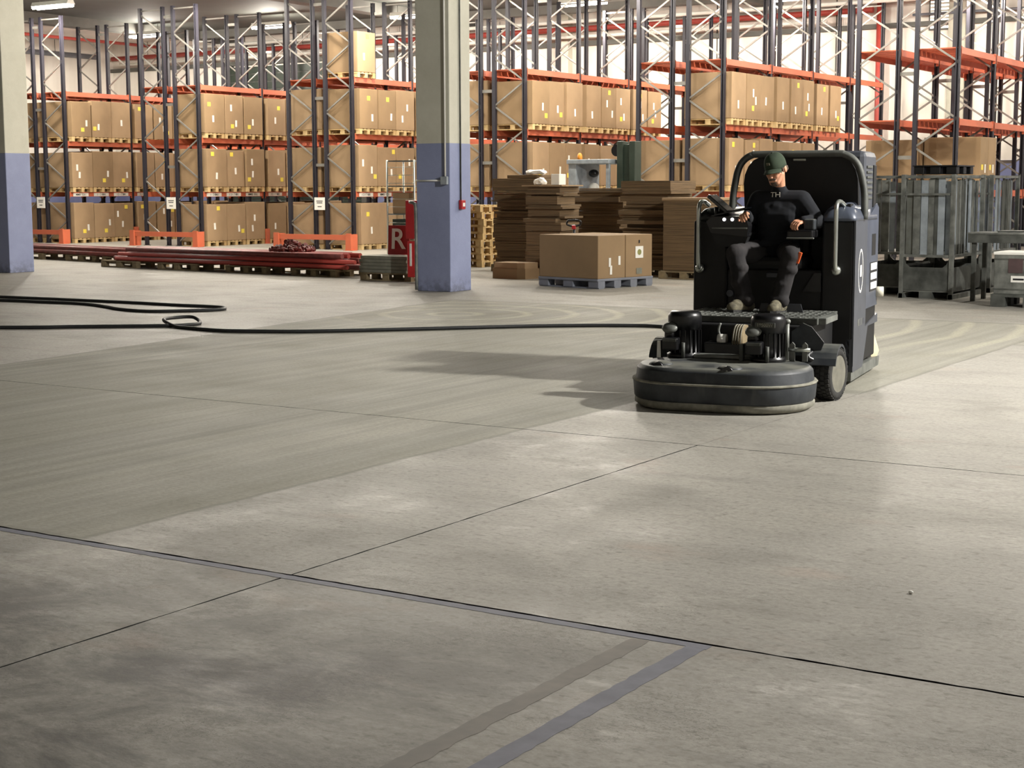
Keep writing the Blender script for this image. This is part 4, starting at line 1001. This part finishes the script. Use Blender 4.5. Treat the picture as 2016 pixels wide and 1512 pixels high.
# dust bag
bag = MB()
for q, (y, hw) in enumerate(((1.16, .05), (1.22, .16), (1.34, .20), (1.44, .12))): pass
bag.rings([[(XRR-.25+.21*math.cos(t), 1.28+.14*math.sin(t), .02) for t in [2*math.pi*i/16 for i in range(16)]], [(XRR-.24+.24*math.cos(t)*(1+.1*math.sin(5*t)), 1.28+.15*math.sin(t), .18) for t in [2*math.pi*i/16 for i in range(16)]], [(XRR-.26+.19*math.cos(t)*(1+.15*math.sin(4*t)), 1.27+.13*math.sin(t), .38) for t in [2*math.pi*i/16 for i in range(16)]], [(XRR-.27+.10*math.cos(t), 1.26+.08*math.sin(t), .56) for t in [2*math.pi*i/16 for i in range(16)]], [(XRR-.27+.12*math.cos(t), 1.25+.08*math.sin(t), .62) for t in [2*math.pi*i/16 for i in range(16)]]])
bag.build('dust_bag', MT['cloth'], gd)
# cabinet tops
tp_ = MB()
def rrect(x0, x1, y0, y1, r, z, n=5):
    P = []
    for cx_, cy_, a0 in ((x1-r, y1-r, 0), (x0+r, y1-r, 90), (x0+r, y0+r, 180), (x1-r, y0+r, 270)):
        for i in range(n+1):
            t = R(a0+90*i/n); P.append((cx_+r*math.cos(t), cy_+r*math.sin(t), z))
    return P
tp_.rings([rrect(.44, XRR+.005, -.005, 1.1, .06, 1.40), rrect(.44, XRR+.005, -.005, 1.1, .06, 1.43), rrect(.47, XRR-.03, .06, 1.05, .08, 1.50), rrect(.52, XRR-.09, .16, .98, .08, 1.55), rrect(.55, XRR-.12, .2, .9, .08, 1.56)], True, True)
tt = tp_.build('left_top_cover', MT['bluegrey'], gd)
for i in range(3): MB().mm((.53+i*.055, .12, 1.5), (.56+i*.055, .24, 1.545), .004).build('vent_slot', MT['blackmatte'], tt)
MB().rings([rrect(XL+.02, -.36, .0, 1.1, .06, 1.40), rrect(XL+.02, -.36, .0, 1.1, .06, 1.44), rrect(XL+.07, -.40, .05, 1.05, .06, 1.50), rrect(XL+.10, -.43, .1, 1.0, .06, 1.51)]).build('right_top_cover', MT['blackmetal'], gd)
# seat
MB().mm((-.24, -.02, .98), (.30, .46, 1.10), .045).build('seat_cushion', MT['blackmatte'], gd)
MB().mm((-.22, .36, 1.06), (.28, .50, 1.62), .06).build('seat_back', MT['blackmatte'], gd)
# hood, hoop and engine housing
HX0, HX1 = -.40, .715
hoop_y = .42
def hooppath():
    z1 = 1.975; r = .20
    P = [(HX0-.035, hoop_y-.02, 1.42), (HX0-.03, hoop_y-.01, 1.60), (HX0-.01, hoop_y, 1.75)]
    P += [(HX0+r*.9*(1-math.cos(R(a)))+.0, hoop_y, 1.77+(z1-1.77)*math.sin(R(a))) for a in (15, 35, 55, 75, 90)]
    P += [(0.15, hoop_y, z1)]
    P += [(HX1-.02-r*(1-math.sin(R(90-a))) if 0 else HX1-.02-r*(1-math.cos(R(90-a))), hoop_y, 1.77+(z1-1.77)*math.sin(R(90-a))) for a in (0, 15, 35, 55, 75)]
    P += [(HX1, hoop_y, 1.72), (HX1+.02, hoop_y-.02, 1.60), (HX1+.025, hoop_y-.04, 1.41)]
    return P
MB().tube(smoothpath(hooppath(), 5), .031, 12).build('hoop', MT['darksteel'], gd)
pan = []
for a in (0, 20, 40, 60, 80, 90): pan.append((HX0+.055+.17*(1-math.cos(R(a))), 1.72+.235*math.sin(R(a))))
for a in (0, 20, 40, 60, 80, 90): pan.append((HX1-.05-.17*(1-math.cos(R(90-a))), 1.72+.235*math.sin(R(90-a))))
pan += [(HX1-.04, 1.42), (HX0+.07, 1.42)]
MB().prism(pan, .45, .52, 'y').build('hood_panel', MT['blackmatte'], gd)
MB().mm((.10, .432, 1.915), (.21, .45, 1.935), .003).build('silver_strip', MT['chrome'], gd)
MB().mm((-.25, .54, 1.40), (.71, 1.12, 2.0), .05).build('engine_housing', MT['greyshell'], gd)
for i in range(7): MB().mm((.700, .60, 1.58+i*.045), (.722, .86, 1.60+i*.045), .003).build('louvre', MT['darksteel'], gd)
MB().mm((.705, .93, 1.5), (.722, 1.06, 1.88), .006).build('side_grille', MT['blackmatte'], gd)
# grab handles
def grab(x, top_in, name='grab_handle'):
    s = 1 if x > 0 else -1
    P = [(x-.03*s*0, -.045, .985), (x, -.075, 1.03), (x, -.08, 1.2), (x+.01*s*0, -.08, 1.45), (x, -.07, 1.52), (x, -.03, 1.555), (x+top_in*.3, .05, 1.565), (x+top_in, .14, 1.53)]
    g = MB().tube(smoothpath(P, 6), .019, 10).build(name, MT['chrome'], gd)
    MB().ball((x, -.03, .985), (.042, .035, .042)).build('ball_end', MT['chrome'], g)
grab(.585, .03); grab(-.605, .03)
# console with display and joystick at the driver's right hand
cs = MB().prism([(-.46, 1.30), (-.14, 1.27), (-.13, 1.36), (-.16, 1.44), (-.44, 1.44), (-.50, 1.40)], -.22, .12, 'y').build('console', MT['blackmetal'], gd)
MB().prism([(-.42, 1.18), (-.18, 1.18), (-.13, 1.30), (-.46, 1.30)], -.18, .10, 'y').build('console_foot', MT['blackmatte'], cs)
MB().mm((-.45, -.225, 1.335), (-.14, -.218, 1.347), .002).build('console_trim', MT['steel'], cs)
D4 = Matrix.Translation((-.42, -.08, 1.56)) @ Matrix.Rotation(R(-38), 4, 'Y')
MB().box((0, 0, 0), (.20, .26, .03), D4 @ Matrix.Rotation(R(64), 4, 'Y'), .006).build('display', MT['screen'], cs) if 0 else MB().box((0, 0, 0), (.22, .25, .03), Matrix.Translation((-.415, -.06, 1.545)) @ Matrix.Rotation(R(40), 4, 'Y'), .006).build('display', MT['screen'], cs)
MB().box((0, 0, 0), (.32, .22, .014), Matrix.Translation((-.30, -.13, 1.478)) @ Matrix.Rotation(R(-13), 4, 'Y'), .004).build('glossy_panel', MT['screen'], cs)
MB().cyl((-.46, -.03, 1.42), (-.46, -.03, 1.52), .02).build('display_stalk', MT['blackmetal'], cs)
for x in (-.34, -.27): MB().cyl((x, -.23, 1.415), (x, -.222, 1.415), .014, n=12).build('indicator_lamp', emit('indicator_%d' % int(-x*100), (1, .97, 1), 3.0), cs)  # glowing discs imitate two highlights on the console panel
MB().cyl((-.165, -.20, 1.40), (-.165, -.21, 1.47), .013, n=8).build('joystick', MT['blackmetal'], cs)
# left armrest with joystick box
ar = MB().mm((.20, -.22, 1.26), (.42, .30, 1.33), .015).build('armrest', MT['blackmetal'], gd)
MB().mm((.20, -.235, 1.255), (.43, -.21, 1.268), .003).build('armrest_trim', MT['steel'], ar)
MB().mm((.335, -.19, 1.33), (.425, -.06, 1.42), .012).build('control_box', MT['dusty'], ar)
MB().cyl((.27, -.18, 1.33), (.265, -.19, 1.40), .016, n=10).build('joystick', MT['blackmetal'], ar)

# ------------------------------------------------------------------ driver
VX = .0055
def rotm(pitch, yaw, roll=0):
    return Matrix.Rotation(yaw, 4, 'Z') @ Matrix.Rotation(roll, 4, 'Y') @ Matrix.Rotation(pitch, 4, 'X')
HC = Vector((.066, -.085, 1.832))
HM = Matrix.Translation(HC) @ rotm(R(20), R(-17), R(-7))
def hp(*p): return tuple(HM @ Vector(p))
body = MB()
# head in its own frame: -y is the face
body.ball((0, .012, .035), (.077, .098, .098), 20, 14, HM)
body.cap2(hp(0, -.03, -.03), hp(0, -.055, -.075), .068, .046)
body.cap2(hp(-.045, -.02, -.035), hp(-.022, -.068, -.088), .034, .026)
body.cap2(hp(.045, -.02, -.035), hp(.022, -.068, -.088), .034, .026)
body.cap2(hp(-.038, -.062, -.012), hp(-.03, -.072, -.03), .026, .022); body.cap2(hp(.038, -.062, -.012), hp(.03, -.072, -.03), .026, .022)
body.cap2(hp(-.036, -.076, .022), hp(.036, -.076, .022), .012, .012)
body.cap2(hp(0, -.088, .012), hp(0, -.108, -.03), .009, .014); body.ball((0, -.108, -.032), (.017, .013, .012), 10, 8, HM)
body.cap2(hp(-.02, -.092, -.066), hp(.02, -.092, -.066), .009, .009)
for s in (-1, 1):
    body.ball((s*.081, .018, -.005), (.012, .022, .034), 12, 8, HM)
body.cap2(hp(0, .04, -.02), (.076, .05, 1.61), .052, .05)
# trunk, arms and legs under the clothes (one continuous figure)
NECK = (.08, .09, 1.56); PEL = (.02, .20, 1.15)
SH = {1: (.262, .05, 1.575), -1: (-.105, .05, 1.575)}
EL = {1: (.405, .03, 1.395), -1: (-.205, .06, 1.385)}
WR = {1: (.325, -.135, 1.405), -1: (-.150, -.185, 1.452)}
HIP = {1: (.115, .18, 1.14), -1: (-.085, .18, 1.14)}
KN = {1: (.250, -.27, 1.115), -1: (-.225, -.27, 1.125)}
AN = {1: (.165, -.305, .73), -1: (-.130, -.31, .73)}
for a, b, ra, rb_ in ((PEL, (.06, .14, 1.35), .13, .12), ((.06, .15, 1.35), NECK, .11, .07), (SH[1], SH[-1], .045, .045)): body.cap2(a, b, ra, rb_)
for s in (1, -1):
    body.cap2(SH[s], EL[s], .05, .04); body.cap2(EL[s], WR[s], .042, .027)
    body.cap2(HIP[s], KN[s], .085, .058); body.cap2(KN[s], AN[s], .055, .036)
    body.cap2(AN[s], (AN[s][0], AN[s][1]-.02, .70), .034, .026)
# hands: palm, thumb and four unequal curled fingers
def hand(w, dirv, side, up, grip):
    w = Vector(w); d = Vector(dirv).normalized(); up = Vector(up); up = (up-d*up.dot(d)).normalized(); sd = d.cross(up)*side
    pm = w+d*.045
    for q in (-.022, -.007, .008, .023): body.cap2(w+sd*q*.7+d*.008, w+sd*q*1.3+d*.078, .015, .0125)
    for q, L in ((-.030, .062), (-.010, .074), (.010, .082), (.030, .072)):
        a = w+sd*q*1.05+d*.080; b = a+(d*.8-up*.55*grip).normalized()*L*.45; c = b+(d*.25-up*1.0*grip).normalized()*L*.34; e = c+(-d*.55-up*.8*grip).normalized()*L*.26
        body.cap2(a, b, .0105, .0098); body.cap2(b, c, .0098, .009); body.cap2(c, e, .009, .008)
    a = w+sd*.030+d*.022; b = a+(sd*.75+d*.65-up*.25).normalized()*.042; c = b+(sd*.05+d*.85-up*.6).normalized()*.034
    body.cap2(a, b, .014, .0115); body.cap2(b, c, .0115, .0095)
hand(WR[1], (-.55, -.80, -.16), 1, (.25, -.1, 1), 1.0)
hand(WR[-1], (-.12, -.95, .10), 1, (-.5, -.1, 1), 1.0)
pm = remesh(body, .0044, 2, 'person', MT['skin'])
per = put('person', pm, None, G0, (0, 0, GR)); tag(per, 'man in dark sweatshirt and green cap sitting on the floor grinder looking down', 'person')
# face
for s in (-1, 1):
    MB().ball((s*.031, -.0855, .008), (.0125, .010, .010), 12, 8, HM).build('eye', MT['eyewhite'], per)
bd = MB()
bd.cap2(hp(-.028, -.093, -.056), hp(.0, -.101, -.050), .008, .009); bd.cap2(hp(.028, -.093, -.056), hp(.0, -.101, -.050), .008, .009)
for t in range(-3, 4):
    a = t/4.0; w_ = .017 if abs(t) < 2 else .011
    bd.cap2(hp(.058*a, -.088+.05*abs(a)**1.8, -.088+.030*abs(a)**2), hp(.058*a, -.080+.05*abs(a)**1.8, -.106+.042*abs(a)**2), w_, w_)
put('beard', remesh(bd, .0048, 2, 'beard', MT['beard']), per)
hr = MB()
for s in (-1, 1):
    hr.cap2(hp(s*.073, .0, .02), hp(s*.074, .055, .0), .014, .016); hr.cap2(hp(s*.074, -.012, .02), hp(s*.073, -.014, -.02), .010, .008)
hr.cap2(hp(-.055, .075, -.02), hp(.055, .075, -.02), .022, .022)
put('hair', remesh(hr, .005, 2, 'hair', MT['beard']), per)
# cap: crown, band and curved peak
cp_ = MB()
rg = []
for j in range(9):
    t = (j/8.0)*math.pi/2*.985
    rg.append([tuple(HM @ Vector((.0885*math.cos(t)**.75*math.cos(a), .012+.110*math.cos(t)**.75*math.sin(a), .040+.108*math.sin(t)))) for a in [2*math.pi*i/28 for i in range(28)]])
rg.insert(0, [tuple(HM @ Vector((.089*math.cos(a), .012+.110*math.sin(a), .016))) for a in [2*math.pi*i/28 for i in range(28)]])
cp_.rings(rg, True, True)
cap_o = cp_.build('cap', MT['cap'], per)
pk = MB(); top, bot = [], []
for i in range(13):
    a = R(-152+i*124/12.0); u = (i-6)/6.0
    for j in range(4):
        q = j/3.0; rr = 1.0+q*.55*(1-u*u*.55)
        pt = Vector((.088*math.cos(a)*(1+q*.08), .012+.108*math.sin(a)*rr, .038-.020*q-.020*u*u*(1+q*.4)))
        top.append(tuple(HM @ pt)); bot.append(tuple(HM @ (pt-Vector((0, 0, .006)))))
fs = []
for i in range(12):
    for j in range(3):
        a = i*4+j; fs.append((a, a+1, a+5, a+4)); fs.append((52+a, 52+a+4, 52+a+5, 52+a+1))
for i in range(12): fs.append((i*4+3, 52+i*4+3, 52+i*4+7, i*4+7)); fs.append((i*4, i*4+4, 52+i*4+4, 52+i*4))
for j in range(3): fs.append((j, 52+j, 52+j+1, j+1)); fs.append((48+j, 48+j+1, 52+48+j+1, 52+48+j))
pk.add(top+bot, fs, True); pk.build('cap_peak', MT['cap'], cap_o)
MB().ball((0, .012, .150), (.010, .010, .006), 10, 6, HM).build('cap_button', MT['cap'], cap_o)
cpb = MB().box((0, -.098, .085), (.03, .004, .02), HM).build('cap_mark', MT['shoe'], cap_o)
# sweatshirt
sw = MB()
sw.cap2((.0, .20, 1.17), (.03, .13, 1.30), .165, .165); sw.cap2((.03, .13, 1.30), (.065, .085, 1.47), .165, .158)
sw.cap2((-.05, .20, 1.18), (-.02, .10, 1.33), .13, .12); sw.cap2((.09, .20, 1.18), (.12, .10, 1.33), .13, .12)
sw.cap2((-.03, .07, 1.50), (.18, .07, 1.50), .125, .125); sw.cap2((.0, .05, 1.44), (.14, .05, 1.44), .13, .13)
sw.cap2(SH[1], SH[-1], .088, .088); sw.cap2((.08, .06, 1.58), (.076, .022, 1.662), .105, .066)
for s in (1, -1):
    m_ = [(SH[s][i]+EL[s][i])/2 for i in range(3)]
    sw.cap2(SH[s], m_, .088, .078); sw.cap2(m_, EL[s], .079, .066); sw.cap2(EL[s], WR[s], .066, .043)
    e = [EL[s][i]+(WR[s][i]-EL[s][i])*.35 for i in range(3)]
    sw.ball(e, (.062, .055, .058), 12, 8); sw.ball(m_, (.082, .076, .05), 12, 8)
    d = (Vector(WR[s])-Vector(EL[s])).normalized(); sw.cap2(Vector(WR[s])-d*.03, Vector(WR[s])-d*.012, .040, .038)
for (a, b, r_) in (((-.08, -.01, 1.20), (.17, -.0, 1.24), .03), ((-.06, -.0, 1.30), (.16, -.015, 1.27), .024), ((.10, -.04, 1.40), (.20, .0, 1.48), .022)): sw.cap2(a, b, r_, r_*.8)
swo = put('sweatshirt', remesh(sw, .0075, 9, 'sweatshirt', MT['sweat']), per)
# chest letters: laid on the cloth
sw_bm = swo.data
from mathutils.bvhtree import BVHTree
bvh = BVHTree.FromPolygons([v.co[:] for v in sw_bm.vertices], [p.vertices[:] for p in sw_bm.polygons])
lm = text_mesh('TH', .075, MT['white'], .0, .0006)
for v in lm.vertices:
    x, z = .055+v.co.x*.95, 1.622+v.co.y*.8
    h = bvh.ray_cast(Vector((x, -.6, z)), Vector((0, 1, 0)))
    v.co = (x, (h[0].y if h[0] else -.08)-.003, z)
put('chest_letters', lm, swo)
# trousers
tz = MB()
tz.cap2((-.07, .20, 1.14), (.10, .20, 1.14), .135, .135)
for s in (1, -1):
    tz.cap2(HIP[s], KN[s], .108, .082); tz.ball(KN[s], (.085, .088, .086), 14, 10)
    mid = [(KN[s][i]+AN[s][i])/2 for i in range(3)]
    tz.cap2(KN[s], mid, .080, .072); tz.cap2(mid, (AN[s][0], AN[s][1], .745), .074, .074)
    th = [(HIP[s][i]+KN[s][i])/2 for i in range(3)]
    tz.ball((th[0], th[1], th[2]+.02), (.10, .07, .085), 12, 8)
    for q, off in ((.3, .012), (.62, -.010)):
        c = [KN[s][i]+(AN[s][i]-KN[s][i])*q for i in range(3)]; tz.ball((c[0]+off, c[1]-.006, c[2]), (.082, .078, .06), 12, 8)
    tz.cap2((AN[s][0]-.03, AN[s][1]-.02, .735), (AN[s][0]+.03, AN[s][1]-.02, .74), .062, .062)
tzo = put('trousers', remesh(tz, .0085, 8, 'trousers', MT['trouser']), per)
MB().box((0, 0, 0), (.03, .022, .10), Matrix.Translation((.325, -.30, 1.10)) @ Matrix.Rotation(R(18), 4, 'Y'), .006).build('orange_tool_handle', MT['orange'], tzo)
for s in (1, -1):
    sh = MB(); ax, ay = AN[s][0], AN[s][1]
    dx, dy = (-.55, -.83) if s < 0 else (-.15, -.98)
    z0 = .6725
    sh.cap2((ax-dx*.05, ay-dy*.05, z0+.012), (ax+dx*.14, ay+dy*.14, z0+.004), .052, .050); sh.cap2((ax-dx*.03, ay-dy*.03, z0+.045), (ax+dx*.10, ay+dy*.10, z0+.025), .056, .048)
    sh.cap2((ax, ay, z0+.05), (ax, ay, z0+.075), .05, .048)
    me = remesh(sh, .006, 2, 'shoe', MT['shoe'])
    for v in me.vertices: v.co.z = max(v.co.z, .6445)
    so = put('shoe', me, per)
    MB().prism([(ax-dx*.06+dy*.042, ay-dy*.06-dx*.042), (ax-dx*.06-dy*.042, ay-dy*.06+dx*.042), (ax+dx*.17-dy*.048, ay+dy*.17+dx*.048), (ax+dx*.20, ay+dy*.20), (ax+dx*.17+dy*.048, ay+dy*.17-dx*.048)], .6425, .662).build('sole', MT['rubber'], so)
    for q in (.03, .055, .08): MB().cyl((ax+dx*q-dy*.03, ay+dy*q+dx*.03, z0+.062-q*.28), (ax+dx*q+dy*.03, ay+dy*q-dx*.03, z0+.062-q*.28), .006, n=6).build('lace', MT['shoe'], so)
